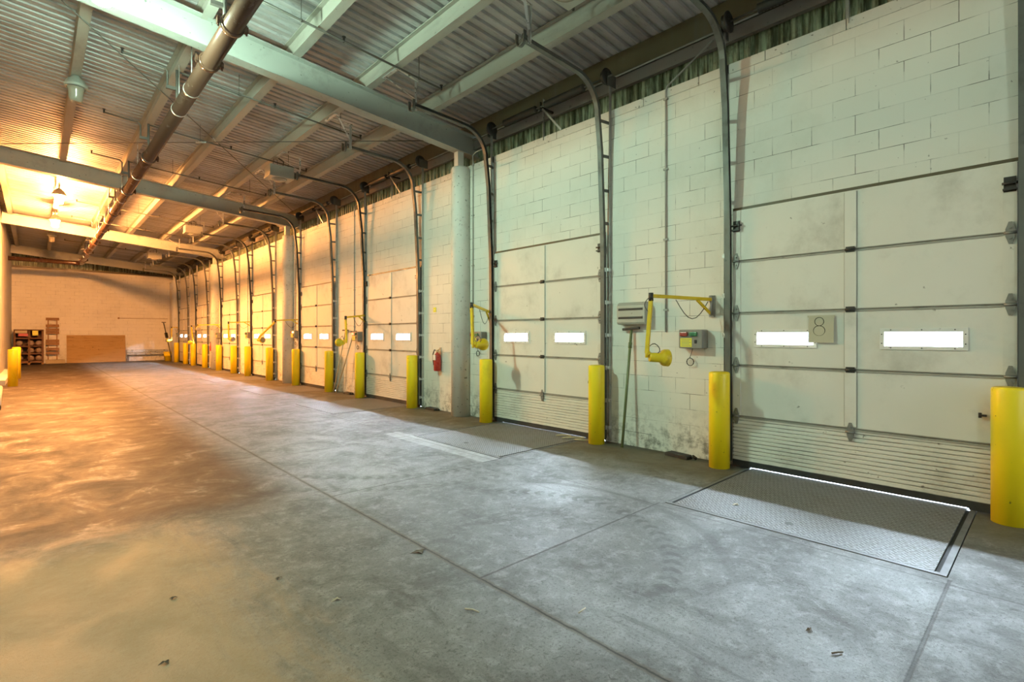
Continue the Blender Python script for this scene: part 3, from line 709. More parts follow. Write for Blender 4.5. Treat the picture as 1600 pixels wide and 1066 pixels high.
# ------------------------------------------------------------------ bollards
def make_bollard(x, y, h=1.14):
    t = thing('bollard', '', 'bollard', (x, y, 0), 'yellow bollards')
    prof = [(0, 0.118), (h - 0.02, 0.118), (h - 0.006, 0.113), (h, 0.100)]
    MB().lathe((x, y, 0), (0, 0, 1), prof, 32).build('post', 'yellow', t)
    MB().lathe((x, y, h), (0, 0, 1), [(0, 0.098), (0.004, 0.08), (0.007, 0.03)], 24).build('cap', 'armyellow', t)
    return t
BX = 5.98
nearoff = [0.04, -0.02, 0.0, -0.08, -0.09, -0.04, -0.09, -0.12]
faroff = [2.53, 2.48, 2.45, 2.41, 2.42, 2.30, 2.40, 2.36]
b0 = make_bollard(BX, 0)
cnt = 0
for k in range(8):
    for (off, side) in ((nearoff[k], 'near'), (faroff[k], 'far')):
        l = 'yellow steel bollard at the %s side of the dock door %s' % (side, ORD[k])
        yy = DOORY[k] + off
        if cnt == 0: b0.location = (BX, yy, 0); b0['label'] = l
        else:
            c = copy_tree(b0); c.location = (BX, yy, 0); c['label'] = l
        cnt += 1
for (x, y, l) in ((-0.52, 22.0, 'yellow bollard by the left wall, the nearer of two'), (-0.515, 25.8, 'yellow bollard by the left wall mostly hidden behind the nearer one')):
    c = copy_tree(b0); c.location = (x, y, 0); c['label'] = l; c['group'] = 'bollards by the left wall'

# ------------------------------------------------------------------ dock levelers
def make_leveler(y0):
    a, b_ = y0 + 0.33, y0 + 2.225
    t = thing('dock_leveler', '', 'dock leveler', (5.3, (a + b_) / 2, -0.1), 'dock levelers set in the floor')
    mb = MB().box(4.385, 6.42, a, b_, -0.04, 0.004)
    mb.build('deck_plate', 'plate', t)
    MB().box(4.335, 4.375, y0 + 0.262, y0 + 2.288, -0.05, 0.006).build('hinge_bar', 'framesteel', t)
    for (p, q) in ((y0 + 0.262, a - 0.028), (b_ + 0.028, y0 + 2.288)):
        MB().box(4.376, 6.42, p, q, -0.05, 0.002).build('curb_angle', 'framesteel', t)
    for (p, q) in ((a - 0.027, a - 0.002), (b_ + 0.002, b_ + 0.027)):
        MB().box(4.40, 6.30, p, q, -0.06, -0.012).build('side_seal', 'rubber', t)
    MB().lathe((4.60, (a + b_) / 2 + 0.02, 0.0035), (0, 0, 1), [(0, 0.035), (0.0015, 0.035)], 16).build('pull_hole', 'dark', t)
    MB().box(4.33, 6.43, y0 + 0.255, y0 + 2.295, -0.2, -0.10).build('pit', 'sill', t)
    return t
l0 = make_leveler(DOORY[0])
for k in range(8):
    l = 'checker plate dock leveler in the floor before the dock door %s' % ORD[k]
    if k == 0: l0['label'] = l
    else: dup(l0, DOORY[k] - DOORY[0], l)
# ------------------------------------------------------------------ control boxes
def make_box(y, z, lit=None):
    t = thing('control_box', '', 'control box', (XW, y, z - 0.12), 'leveler control boxes on the dock wall')
    x1 = XW - 0.001; x0 = XW - 0.15
    MB().box(x0, x1, y - 0.165, y + 0.165, z - 0.12, z + 0.12).build('housing', 'boxgrey', t, bevel=0.018, seg=3)
    MB().prism([(x0 - 0.004, z - 0.115), (x0 - 0.004, z + 0.115), (x0 + 0.012, z + 0.12), (x0 + 0.012, z - 0.12)], 'y', y - 0.155, y + 0.155).build('cover', 'boxgrey', t, bevel=0.003)
    for (dy, mt, nm_) in ((0.085, 'redlit' if lit == 'red' else 'redbtn', 'stop_button'), (-0.045, 'grnlit' if lit == 'green' else 'grnbtn', 'start_button')):
        MB().box(x0 - 0.03, x0 - 0.003, y + dy - 0.05, y + dy + 0.05, z + 0.035, z + 0.090).build(nm_, mt, t, bevel=0.010, seg=3)
    p = MB().box(x0 - 0.007, x0 - 0.003, y - 0.02, y + 0.135, z - 0.10, z + 0.012).build('instruction_plate', 'label', t)
    mb = MB()
    for q in range(5):
        mb.box(x0 - 0.008, x0 - 0.006, y - 0.008 + 0.02 * (q % 2), y + 0.12, z - 0.085 + q * 0.019, z - 0.079 + q * 0.019)
    mb.build('text_line', 'boxgrey', p)
    MB().box(x0 - 0.012, x0 - 0.003, y - 0.085, y - 0.055, z - 0.055, z - 0.01).build('latch', 'dark', t, bevel=0.003)
    pts = [(XW - 0.05, y + 0.02, z - 0.12), (XW - 0.06, y + 0.04, z - 0.2), (XW - 0.05, y + 0.06, z - 0.24)]
    pts += [(XW - 0.03 - 0.01 * q / 10, y + 0.06 + 0.05 * math.sin(q * 0.6), z - 0.245 + 0.05 * math.cos(q * 0.6) - 0.05) for q in range(22)]
    MB().tube(pts, 0.004, 6).build('loose_cord', 'cord', t)
    return t
cb = [(3.165, 1.53), (7.485, 1.525), (12.46, 1.55), (16.85, 1.61), (21.80, 1.575), (26.31, 1.574), (31.2, 1.60), (35.3, 1.60)]
for k, (y, z) in enumerate(cb):
    l0_ = make_box(y, z, {2: 'red', 3: 'green'}.get(k))
    l0_['label'] = ['grey control box with red and green buttons beside the nearest dock door',
                    'grey control box between the nearest column and the second dock door',
                    'grey control box with its red signal glowing beside the dock door third from the camera',
                    'grey control box with an amber signal glowing beside the dock door fourth from the camera'][k] if k < 4 else 'grey control box on the wall beyond the dock door %s' % ORD[k]

# ------------------------------------------------------------------ dock lights
def dock_light(k, br, el, lo, hd, axis, lab, scale=1.0):
    """wall bracket, elbow, lower end of the second arm, head position and facing"""
    t = thing('dock_light', lab, 'dock light', (XW, br[1], br[2] - 0.25), 'yellow dock lights on swing arms')
    br, el, lo, hd = Vector(br), Vector(el), Vector(lo), Vector(hd)
    MB().box(XW - 0.03, XW - 0.001, br.y - 0.035, br.y + 0.035, br.z - 0.22, br.z + 0.05).cyl((XW - 0.05, br.y, br.z - 0.20), (XW - 0.05, br.y, br.z + 0.05), 0.02, 10).build('wall_bracket', 'angle', t)
    bs = Vector((XW - 0.05, br.y, br.z))
    d = (el - bs).normalized()
    MB().bar(bs, el, 0.04, 0.04).build('arm', 'armyellow', t, bevel=0.004)
    MB().bar(bs + Vector((0, 0, -0.18)), bs + d * 0.24 + Vector((0, 0, -0.015)), 0.022, 0.03).build('brace', 'armyellow', t)
    MB().cyl(el + Vector((0, 0, -0.06)), el + Vector((0, 0, 0.035)), 0.028, 12).build('elbow_joint', 'dark', t)
    e2 = el + Vector((0, 0, -0.04))
    MB().bar(e2, lo, 0.042, 0.042, (1, 0.2, 0)).build('lower_arm', 'armyellow', t, bevel=0.004)
    ax = Vector(axis).normalized()
    MB().bar(lo + Vector((0, 0, 0.03)), hd + Vector((0, 0, 0.03)), 0.03, 0.05).cyl(lo + Vector((0, 0, -0.05)), lo + Vector((0, 0, 0.02)), 0.02, 10).build('swivel', 'armyellow', t)
    prof = [(0, 0.03), (0.005, 0.052), (0.13, 0.056), (0.15, 0.085), (0.175, 0.098), (0.225, 0.100), (0.232, 0.094)]
    h = MB().lathe(hd, ax, [(a * scale, r_ * scale) for a, r_ in prof], 24).build('lamp_head', 'armyellow', t)
    MB().lathe(hd + ax * 0.226 * scale, ax, [(0, 0.088 * scale), (0.012, 0.086 * scale), (0.018, 0.05 * scale)], 20).build('lens', 'boxgrey', h)
    # cord along the arms
    mid = bs + d * ((el - bs).length * 0.35)
    pts = []
    for q in range(9):
        u = q / 8; p = bs.lerp(el, u * 0.55 + 0.05); pts.append(p + Vector((0, 0, -0.03 - 0.22 * math.sin(PI * u))))
    MB().tube(pts, 0.005, 6).build('cord', 'cord', t)
    pts = []
    for q in range(11):
        u = q / 10; p = el.lerp(lo, u * 0.35); pts.append(p + Vector((0.04, 0.10 * math.sin(PI * u), 0.02)))
    MB().tube(pts, 0.005, 6).build('cord', 'cord', t)
    pts = [hd + ax * 0.06 + Vector((0.02 * math.cos(q), 0.07 * math.sin(q * 0.6), 0.10 + 0.06 * math.cos(q * 0.6))) for q in range(12)]
    MB().tube(pts, 0.005, 6).build('cord', 'cord', t)
    return t
dock_light(0, (6.15, 2.947, 2.026), (5.2, 3.203, 2.035), (5.15, 3.225, 1.37), (5.16, 3.20, 1.325), (0.80, -0.60, -0.04), 'yellow dock light on a swing arm between the louvre box and the nearest dock door')
dock_light(1, (6.15, 7.181, 2.005), (5.25, 6.584, 2.085), (5.2, 6.488, 1.42), (5.24, 6.46, 1.42), (0.9, 0.25, 0.03), 'yellow-green dock light hanging in front of the nearest column at the second dock door')
dock_light(2, (6.15, 12.09, 2.085), (5.5, 11.80, 2.013), (5.45, 11.65, 1.44), (5.42, 11.74, 1.40), (-0.1, 0.9, 0.0), 'yellow dock light above the two leaning poles at the third dock door')
dock_light(3, (6.15, 16.509, 2.08), (5.5, 16.787, 2.04), (5.42, 18.05, 1.53), (5.42, 18.20, 1.42), (0.35, -0.9, 0.0), 'dock light with its lower arm slanting across the fifth dock door from the camera')
dock_light(4, (6.15, 21.546, 2.10), (5.4, 21.707, 2.067), (5.4, 21.69, 1.47), (5.42, 21.62, 1.42), (0.25, -0.9, 0.0), 'dock light with its round lens facing the camera before the sixth dock door')
dock_light(5, (6.15, 25.988, 2.06), (5.4, 26.786, 2.042), (5.3, 26.3, 1.88), (5.3, 26.2, 1.88), (-0.2, -0.9, -0.1), 'dock light folded up high beside the seventh dock door from the camera')
dock_light(6, (6.15, 30.95, 2.05), (5.6, 29.14, 2.03), (5.6, 28.75, 1.25), (5.6, 28.7, 1.2), (-0.5, 0.7, 0.1), 'dock light hanging down between the last two dock doors at the far end')
dock_light(7, (6.15, 35.35, 2.05), (5.7, 34.78, 2.03), (5.66, 34.5, 1.30), (5.6, 34.4, 1.28), (-0.9, -0.2, 0.0), 'dock light on the swing arm farthest from the camera, by the back corner')

# ------------------------------------------------------------------ things on the dock wall
def conduit(y, z0, z1, lab, elbow=None, x=XW - 0.016):
    t = thing('conduit', lab, 'conduit', (x, y, z0), 'vertical conduits on the dock wall')
    pts = [(x, y, z0), (x, y, z1)]
    if elbow: pts += elbow
    MB().tube(pts, 0.012, 8).build('tube', 'conduit', t)
    mb = MB()
    for q in range(4):
        z = z0 + 0.3 + q * (z1 - z0 - 0.4) / 3
        mb.box(XW - 0.03, XW - 0.001, y - 0.03, y + 0.03, z - 0.012, z + 0.012)
    mb.build('strap', 'conduit', t)
conduit(3.589, 1.62, 4.86, 'vertical conduit down the block wall behind the nearest dock light', [(6.205, 3.575, 4.93), (6.30, 2.98, 5.34)])
conduit(7.73, 1.65, 4.98, 'vertical conduit beside the nearest column', [(XW - 0.03, 7.72, 5.06), (XW - 0.03, 7.62, 5.10), (XW - 0.03, 7.30, 5.11)])
conduit(12.77, 1.5, 4.85, 'vertical conduit down the wall above the two leaning poles', [(6.20, 12.74, 5.0), (6.28, 12.5, 5.15)])
conduit(16.97, 1.7, 4.95, 'vertical conduit beside the second column from the camera', [(XW - 0.03, 16.9, 5.06), (XW - 0.03, 16.6, 5.08)])
conduit(22.1, 1.7, 4.85, 'vertical conduit beyond the fifth dock door from the camera')
conduit(35.45, 1.7, 4.85, 'vertical conduit just before the farthest column')
MBc = MB().cyl((0.0, 0, 0), (0, 0, 1), 0.01)

# louvred box
t = thing('louvre_box', 'grey louvred metal box on the block wall left of the nearest dock light', 'louvre box', (XW, 4.06, 1.72))
MB().prism([(XW - 0.001, 1.72), (XW - 0.13, 1.73), (XW - 0.15, 1.76), (XW - 0.15, 1.99), (XW - 0.11, 2.04), (XW - 0.001, 2.05)], 'y', 3.83, 4.285).build('case', 'unit', t, bevel=0.004)
for z in (1.815, 1.935):
    MB().box(XW - 0.153, XW - 0.149, 3.86, 4.26, z - 0.010, z + 0.022).build('slot', 'dark', t)
    MB().bar((XW - 0.156, 3.86, z + 0.026), (XW - 0.156, 4.26, z + 0.026), 0.014, 0.010).build('louvre', 'unit', t)
# T-handled pole leaning on the wall
t = thing('t_handle_pole', 'worn green pole with a T handle leaning under the louvre box', 'pole', (5.98, 4.14, 0))
p0, p1 = Vector((5.98, 4.14, 0.012)), Vector((6.165, 4.11, 1.66))
MB().cyl(p0, p1, 0.019, 12).build('shaft', 'green_pole', t)
MB().bar(p1 + Vector((-0.01, -0.14, 0.02)), p1 + Vector((-0.01, 0.14, 0.0)), 0.035, 0.035).build('handle', 'dark', t, bevel=0.006)
MB().lathe(p0 + (p1 - p0) * 0.84, p1 - p0, [(0, 0.026), (0.08, 0.026)], 12).build('collar', 'green_pole', t)
# two poles at the third door
for (a, b_, lab, mt) in (((5.95, 13.35, 0.012), (6.165, 12.72, 1.66), 'tan pole with a T handle at the third dock door, right one of two', 'strap'),
                         ((6.0, 13.62, 0.012), (6.165, 13.22, 1.70), 'tan pole with a T handle at the third dock door, left one of two', 'strap')):
    t = thing('t_handle_pole', lab, 'pole', a, 'poles leaning at the third dock door'); a, b_ = Vector(a), Vector(b_)
    MB().cyl(a, b_, 0.017, 10).build('shaft', mt, t)
    MB().bar(b_ + Vector((-0.01, -0.16, 0.012)), b_ + Vector((-0.01, 0.16, 0.012)), 0.035, 0.035).build('handle', 'dark', t)
# wheel chocks
def chock(x, y, rz, lab):
    t = thing('wheel_chock', lab, 'wheel chock', (x, y, 0), 'black chocks by the dock wall'); t.rotation_euler.z = 0
    c, s_ = math.cos(rz), math.sin(rz)
    mb = MB()
    prof = [(-0.17, 0.0), (0.17, 0.0), (0.17, 0.035), (0.15, 0.05), (-0.15, 0.05), (-0.17, 0.035)]
    vs = []
    for w in (-0.06, 0.06):
        for (u, z) in prof: vs.append((x + u * s_ + w * c, y + u * c - w * s_, z))
    n = len(prof)
    mb.add(vs, [tuple(range(n))[::-1], tuple(range(n, 2 * n))] + [(q, (q + 1) % n, n + (q + 1) % n, n + q) for q in range(n)])
    mb.build('block', 'rubber', t, bevel=0.005)
    MB().tube([(x + 0.2 * s_, y + 0.2 * c * -1, 0.03), (x, y - 0.19, 0.045), (x + 0.03, y - 0.23, 0.012)], 0.02, 8).build('rope_end', 'dark', t)
chock(6.08, 3.34, 0.15, 'flat black rubber chock on the floor under the nearest grey control box')
chock(6.12, 12.95, 0.0, 'flat black chock on the floor by the leaning poles')
chock(6.12, 9.02, 0.0, 'flat black chock on the floor below the near fire extinguisher')

def extinguisher(y, lab):
    t = thing('fire_extinguisher', lab, 'fire extinguisher', (XW - 0.09, y, 0.83), 'fire extinguishers on the dock wall')
    x = XW - 0.085
    MB().lathe((x, y, 0.83), (0, 0, 1), [(0, 0.06), (0.012, 0.075), (0.30, 0.075), (0.35, 0.055), (0.375, 0.025), (0.40, 0.022)], 20).build('cylinder', 'red', t)
    MB().box(x - 0.080, x - 0.074, y - 0.045, y + 0.045, 1.06, 1.17).build('paper_label', 'white', t)
    MB().box(x - 0.02, x + 0.02, y - 0.025, y + 0.025, 1.22, 1.27).bar((x, y - 0.02, 1.27), (x - 0.02, y - 0.14, 1.30), 0.022, 0.012).bar((x, y - 0.02, 1.24), (x - 0.02, y - 0.12, 1.235), 0.022, 0.012).build('handle', 'strap', t)
    pts = [(x, y + 0.02, 1.25), (x - 0.01, y + 0.09, 1.27), (x - 0.02, y + 0.13, 1.18), (x - 0.02, y + 0.125, 1.05), (x - 0.02, y + 0.10, 0.95)]
    MB().tube(pts, 0.012, 8).build('hose', 'rubber', t)
    MB().box(XW - 0.014, XW - 0.001, y - 0.03, y + 0.03, 1.0, 1.32).build('wall_hook', 'angle', t)
extinguisher(8.83, 'red fire extinguisher on the wall left of the nearest column')
extinguisher(27.58, 'red fire extinguisher on the wall far back near the seventh dock door')
t = thing('outlet_plate', 'small square plate on the wall above the near fire extinguisher', 'plate', (XW, 9.04, 2.09))
MB().box(XW - 0.012, XW - 0.001, 8.99, 9.09, 2.07, 2.17).build('plate', 'label', t, bevel=0.003)
MB().cyl((XW - 0.016, 9.04, 2.12), (XW - 0.011, 9.04, 2.12), 0.012, 10).build('screw', 'white', t)

# strap lying by the second door
pts = []
for q in range(40):
    u = q / 39
    pts.append((5.92 + 0.10 * math.sin(u * 14) + 0.06 * u, 5.25 - 0.55 * u + 0.07 * math.cos(u * 17), 0.012 + 0.018 * abs(math.sin(u * 9))))
tag(MB().tube(pts, 0.011, 6).build('tie_down_strap', 'strap', origin=(5.95, 4.95, 0)), 'tangled tan strap on the floor beside the bollard at the second dock door', 'strap')

# ------------------------------------------------------------------ sprinkler main and branches
PXm, PZ, PR = 1.68, 5.20, 0.105
YE = 33.6
t = thing('sprinkler_main', 'large brown steel pipe running overhead along the hall with bolted couplings', 'pipe', (PXm, 15, PZ))
pts = [(PXm, YF + 0.1, PZ), (PXm, YE - 0.25, PZ)] + [(PXm - 0.25 + 0.25 * math.cos(a * PI / 12), YE - 0.25 + 0.25 * math.sin(a * PI / 12), PZ) for a in range(1, 7)] + [(XL + 0.005, YE, PZ)]
MB().tube(pts, PR, 24).build('pipe_run', 'pipe', t)
for y in (1.5, 4.2, 6.58, 7.67, 12.61, 15.88, 18.99, 22.3, 25.52, 28.8, 32.0):
    mb = MB().lathe((PXm, y - 0.035, PZ), (0, 1, 0), [(0, PR + 0.004), (0.0, PR + 0.018), (0.01, PR + 0.024), (0.06, PR + 0.024), (0.07, PR + 0.018), (0.07, PR + 0.004)], 24, False)
    cp = mb.build('coupling', 'pipe', t)
    for s_ in (-1, 1):
        mb = MB()
        mb.box(PXm + s_ * (PR + 0.015) - 0.02, PXm + s_ * (PR + 0.015) + 0.045 * s_, y - 0.03, y + 0.03, PZ - 0.035, PZ + 0.035)
        mb.cyl((PXm + s_ * (PR + 0.045), y, PZ - 0.06), (PXm + s_ * (PR + 0.045), y, PZ + 0.06), 0.012, 8)
        mb.build('bolt_lug', 'pipe', cp)
BRY = [4.1, 6.92, 9.78, 12.66, 15.7, 18.7, 21.7, 24.8, 27.9, 31.0]
for y in (8.72, 9.62, 14.2, 17.0, 20.5, 24.0, 27.0, 30.4):
    MB().lathe((PXm, y - 0.012, PZ), (0, 1, 0), [(0, PR + 0.001), (0, PR + 0.008), (0.024, PR + 0.008), (0.024, PR + 0.001)], 24, False).cyl((PXm, y, PZ + PR), (PXm, y, z_purlin(1.71)), 0.008, 6).build('hanger_ring', 'galv', t)
for q, y in enumerate(BRY):
    t = thing('sprinkler_branch', 'thin sprinkler branch pipe across the ceiling, %s' % (
        ['before the nearest beam', 'just before the nearest beam', 'just behind the nearest beam', 'second behind the nearest beam', 'second before the second beam',
         'just behind the second beam', 'midway between the second and third beams', 'just before the third beam', 'just behind the third beam', 'in the farthest bay'][q] +
        (' and close to the camera' if q == 0 else '')), 'sprinkler pipe', (PXm, y, PZ + PR), 'sprinkler branches')
    def zz(x): return z_purlin(x) - 0.045
    pts = [(4.88, y, zz(4.88)), (PXm + 0.02, y, zz(PXm))]
    MB().tube(pts, 0.016, 8).build('branch', 'thin', t)
    MB().tube([(0.97, y + 0.02, zz(0.97)), (1.50, y + 0.02, zz(1.5)), (1.55, y + 0.02, zz(1.5) - 0.05), (1.55, y + 0.02, zz(1.5) - 0.32)], 0.016, 8).build('branch', 'thin', t)
    MB().cyl((PXm, y, PZ + PR - 0.01), (PXm, y, zz(PXm) + 0.02), 0.022, 10).bar((PXm, y + 0.01, zz(1.5) - 0.30), (1.53, y + 0.02, zz(1.5) - 0.30), 0.05, 0.05).build('riser', 'thin', t)
    for x in (0.97, 3.2, 4.88):
        MB().cyl((x, y + (0.02 if x < 1 else 0), zz(x) - 0.015), (x, y + (0.02 if x < 1 else 0), zz(x) + 0.055), 0.016, 8).cyl((x, y + (0.02 if x < 1 else 0), zz(x) + 0.06), (x, y + (0.02 if x < 1 else 0), zz(x) + 0.066), 0.028, 10).build('sprinkler_head', 'dark', t)
    for x in (4.45, 2.6):
        MB().cyl((x, y, zz(x)), (x, y, z_deck(x)), 0.005, 6).lathe((x - 0.012, y, zz(x)), (1, 0, 0), [(0, 0.024), (0.024, 0.024)], 10).build('hanger_rod', 'thin', t)

# ------------------------------------------------------------------ lamps
def jar_lamp(x, y, mat, lab, dz=0):
    z = z_purlin(x) + dz
    t = thing('hanging_lamp', lab, 'lamp', (x, y, z), 'jar lamps under the left purlin')
    if dz: MB().cyl((x, y, z - 0.01), (x, y, z - dz), 0.02, 8).build('stem', 'unit', t)
    MB().lathe((x, y, z - 0.20), (0, 0, 1), [(0, 0.15), (0.03, 0.165), (0.06, 0.155), (0.14, 0.11), (0.17, 0.07), (0.199, 0.06)], 24).build('housing', 'unit', t)
    MB().lathe((x, y, z - 0.44), (0, 0, 1), [(0, 0.05), (0.008, 0.08), (0.06, 0.095), (0.18, 0.105), (0.235, 0.13)], 24).build('refractor', mat, t)
    return t
jar_lamp(0.5, 6.75, 'mercury', 'lit greenish white jar lamp before the nearest beam', -0.55)
jar_lamp(0.5, -2.2, 'fill_lamp', 'unseen fill lamp added behind the camera, built like the jar lamps', -0.55)  # added out of view to brighten the near wall
jar_lamp(0.5, 11.45, 'glass', 'unlit jar lamp under the left purlin between the first two beams')
jar_lamp(0.5, 20.05, 'sodium', 'glowing orange jar lamp behind the second beam', -0.12)
jar_lamp(0.5, 24.3, 'sodium', 'glowing orange jar lamp close before the third beam', -0.15)
jar_lamp(0.5, 29.4, 'glass', 'unlit jar lamp far back behind the third beam')
def box_lamp(x, y, z, lab):
    t = thing('box_lamp', lab, 'lamp', (x, y, z), 'grey box lamps along the purlin')
    a = 0.27
    MB().box(x - a, x + a, y - 0.2, y + 0.2, z, z + 0.24).build('housing', 'unit', t, bevel=0.006)
    MB().box(x - a - 0.01, x + a + 0.01, y - 0.21, y + 0.21, z - 0.035, z).build('rim', 'unit', t)
    MB().lathe((x, y, z - 0.10), (0, 0, 1), [(0, 0.06), (0.012, 0.11), (0.045, 0.16), (0.066, 0.17)], 24).build('lens', 'glass', t)
    mb = MB()
    for s_ in (-1, 1): mb.cyl((x + s_ * 0.05 - 0.09, y, z + 0.24), (x + s_ * 0.04 - 0.09, y, z_purlin(4.1) + 0.002), 0.006, 6)
    mb.tube([(x + 0.08, y, z + 0.23), (x + 0.10, y, z + 0.4), (x - 0.05, y, z_purlin(4.1) + 0.05)], 0.014, 6)
    mb.build('hanger', 'cord', t)
box_lamp(4.40, 3.80, 5.52, 'grey box lamp with round glass lens at the top edge of the picture')
box_lamp(4.22, 12.60, 5.32, 'grey box lamp hanging between the first and second beams')
box_lamp(4.2, 21.6, 5.32, 'grey box lamp hanging between the second and third beams')
box_lamp(4.2, 29.9, 5.32, 'grey box lamp hanging behind the third beam')

# ------------------------------------------------------------------ far end
Yw = YB
# crate rack with round ends
t = thing('crate_stack', 'tall dark wooden crate of bottles against the far wall at left', 'crate', (-0.28, Yw - 0.6, 0))
x0, x1, y0, y1 = -0.86, 0.31, Yw - 1.05, Yw - 0.1
mb = MB()
for x in (x0, (x0 + x1) / 2 - 0.03, x1 - 0.08): mb.box(x, x + 0.08, y0, y1, 0.12, 1.88)
mb.box(x0, x1, y0, y1, 1.82, 1.88); mb.box(x0, x1, y0, y1, 0.12, 0.2)
for z in (0.55, 0.95, 1.38): mb.box(x0, x1, y0 + 0.02, y1, z, z + 0.06)
mb.box(x0, x1, y1 - 0.03, y1, 0.12, 1.88)
mb.build('frame', 'darkwood', t)
mb = MB()
for x in (x0, (x0 + x1) / 2 - 0.05, x1 - 0.1): mb.box(x, x + 0.1, y0, y1, 0.0, 0.1)
mb.box(x0, x1, y0, y1, 0.09, 0.12); mb.build('skid', 'wood', t)
MB().box(x0 + 0.05, x0 + 0.52, y0 - 0.012, y0 + 0.0, 1.68, 1.82).build('placard', 'strap', t)
MB().box(x0 + 0.18, x0 + 0.55, y0 - 0.010, y0 + 0.0, 1.52, 1.66).build('red_placard', 'red', t)
MB().box(x1 - 0.45, x1 - 0.22, y0 - 0.012, y0 + 0.0, 1.56, 1.82).build('notice', 'label', t)
drums = []
for r_ in range(3):
    for c_ in range(3):
        cx = x0 + 0.22 + c_ * 0.38; cz = (0.2, 0.61, 1.01)[r_] + 0.1455
        if c_ == 1: cx += 0.06
        m_ = MB().lathe((cx, y0 + 0.10, cz), (0, 1, 0), [(0, 0.05), (0.0, 0.12), (0.02, 0.145), (0.55, 0.145)], 18)
        o = m_.build('jar', 'brownglass', origin=(cx, y0 + 0.3, cz - 0.145)); tag(o, 'round jar lying in the crate at the far wall, %s shelf, %s' % (['bottom', 'middle', 'upper'][r_], ['left', 'centre', 'right'][c_]), 'jar', 'jars in the far crate')
# narrow slatted skid leaning on the wall
t = thing('slatted_skid', 'narrow slatted wooden skid standing upright against the far wall', 'skid', (0.68, Yw - 0.25, 0))
lean = 0.10
def yb_(z): return Yw - 0.05 - lean * (2.5 - z)
for x in (0.50, 0.86): MB().bar((x, yb_(0.22), 0.22), (x, yb_(2.5) - 0.02, 2.5), 0.05, 0.06, (0, 1, 0)).build('stringer', 'wood', t)
for z in (0.58, 0.80, 1.10, 1.26, 1.72, 1.88, 2.10, 2.48):
    MB().bar((0.40, yb_(z) - 0.045, z), (0.96, yb_(z) - 0.045, z), 0.022, 0.15, (0, 0.0, 1)).build('slat', 'wood', t)
t = tag(MB().box(0.40, 1.2, Yw - 0.55, Yw - 0.12, 0.0, 0.2).build('timber_block', 'strap', origin=(0.8, Yw - 0.3, 0)), 'low pale timber block under the slatted skid', 'block')
# plywood
mb = MB()
vs = []
for (xx) in (1.27, 3.94):
    for (yy, z) in ((Yw - 0.42, 0.0), (Yw - 0.40, 0.0), (Yw - 0.03, 1.57), (Yw - 0.05, 1.575)): vs.append((xx, yy, z))
mb.add(vs, [(3, 2, 1, 0), (4, 5, 6, 7), (0, 1, 5, 4), (1, 2, 6, 5), (2, 3, 7, 6), (3, 0, 4, 7)])
tag(mb.build('plywood_sheet', 'ply', origin=(2.6, Yw - 0.3, 0)), 'wide brown plywood sheet leaning on the far wall', 'plywood')
# guard rail
t = thing('guard_rail', 'grey steel guard rail on short posts along the far wall', 'rail', (5.0, Yw - 0.3, 0))
for z in (0.62, 0.46):
    MB().prism([(Yw - 0.38, z - 0.07), (Yw - 0.33, z - 0.05), (Yw - 0.33, z - 0.02), (Yw - 0.38, z), (Yw - 0.33, z + 0.02), (Yw - 0.33, z + 0.05), (Yw - 0.38, z + 0.07), (Yw - 0.30, z + 0.07), (Yw - 0.30, z - 0.07)], 'x', 4.0, 6.05).build('beam', 'galv', t)
for x in (4.05, 6.0): MB().box(x - 0.05, x + 0.05, Yw - 0.29, Yw - 0.2, 0, 0.70).build('post', 'framesteel', t)
# wire along the far wall
t = thing('wall_rod', 'thin horizontal rod on the far wall above the guard rail', 'rod', (4.85, Yw - 0.04, 2.61))
MB().cyl((3.63, Yw - 0.04, 2.60), (6.1, Yw - 0.04, 2.61), 0.012, 8).build('rod', 'wood', t)
MB().cyl((3.63, Yw - 0.06, 2.60), (3.63, Yw - 0.001, 2.60), 0.05, 10).build('end_boss', 'wood', t)
# tow pole leaning in the back corner
t = thing('leaning_bar', 'long steel bar leaning in the far right corner', 'bar', (6.0, 36.9, 0))
MB().cyl((6.02, 36.55, 0.015), (5.72, 37.4, 2.35), 0.03, 8).build('bar', 'track', t)
MB().bar((5.84, 37.06, 1.42), (5.80, 37.17, 1.72), 0.13, 0.10).build('clamp', 'dark', t)
MB().bar((5.62, 37.4, 2.36), (5.84, 37.4, 2.36), 0.05, 0.05).build('handle', 'track', t)
t = thing('bucket', 'yellow plastic bucket beside the last bollard in the far right corner', 'bucket', (5.93, 37.25, 0))
MB().lathe((5.93, 37.25, 0), (0, 0, 1), [(0, 0.17), (0.30, 0.21), (0.30, 0.235), (0.34, 0.235), (0.34, 0.215), (0.52, 0.24), (0.56, 0.25), (0.56, 0.22), (0.05, 0.16)], 24).build('pail', 'yellow', t)
MB().tube([(5.93 + 0.25 * math.cos(a * PI / 10), 37.25, 0.42 - 0.18 * math.sin(a * PI / 10)) for a in range(11)], 0.008, 6).build('bail', 'dark', t)
# left wall curb and pipe
tag(MB().box(XL + 0.001, -0.70, 22.5, 30.0, 0, 0.16).build('curb', 'wall_plain', origin=(-0.85, 26, 0)), 'low concrete curb at the foot of the left wall', 'curb')
t = thing('floor_pipe', 'white pipe with a black end lying along the foot of the left wall', 'pipe', (-0.6, 17.5, 0))
MB().cyl((-0.76, 20.6, 0.075), (-0.605, 15.1, 0.075), 0.07, 16).build('pipe', 'white', t)
MB().cyl((-0.605, 15.1, 0.075), (-0.597, 14.8, 0.075), 0.075, 16).build('end_cap', 'rubber', t)

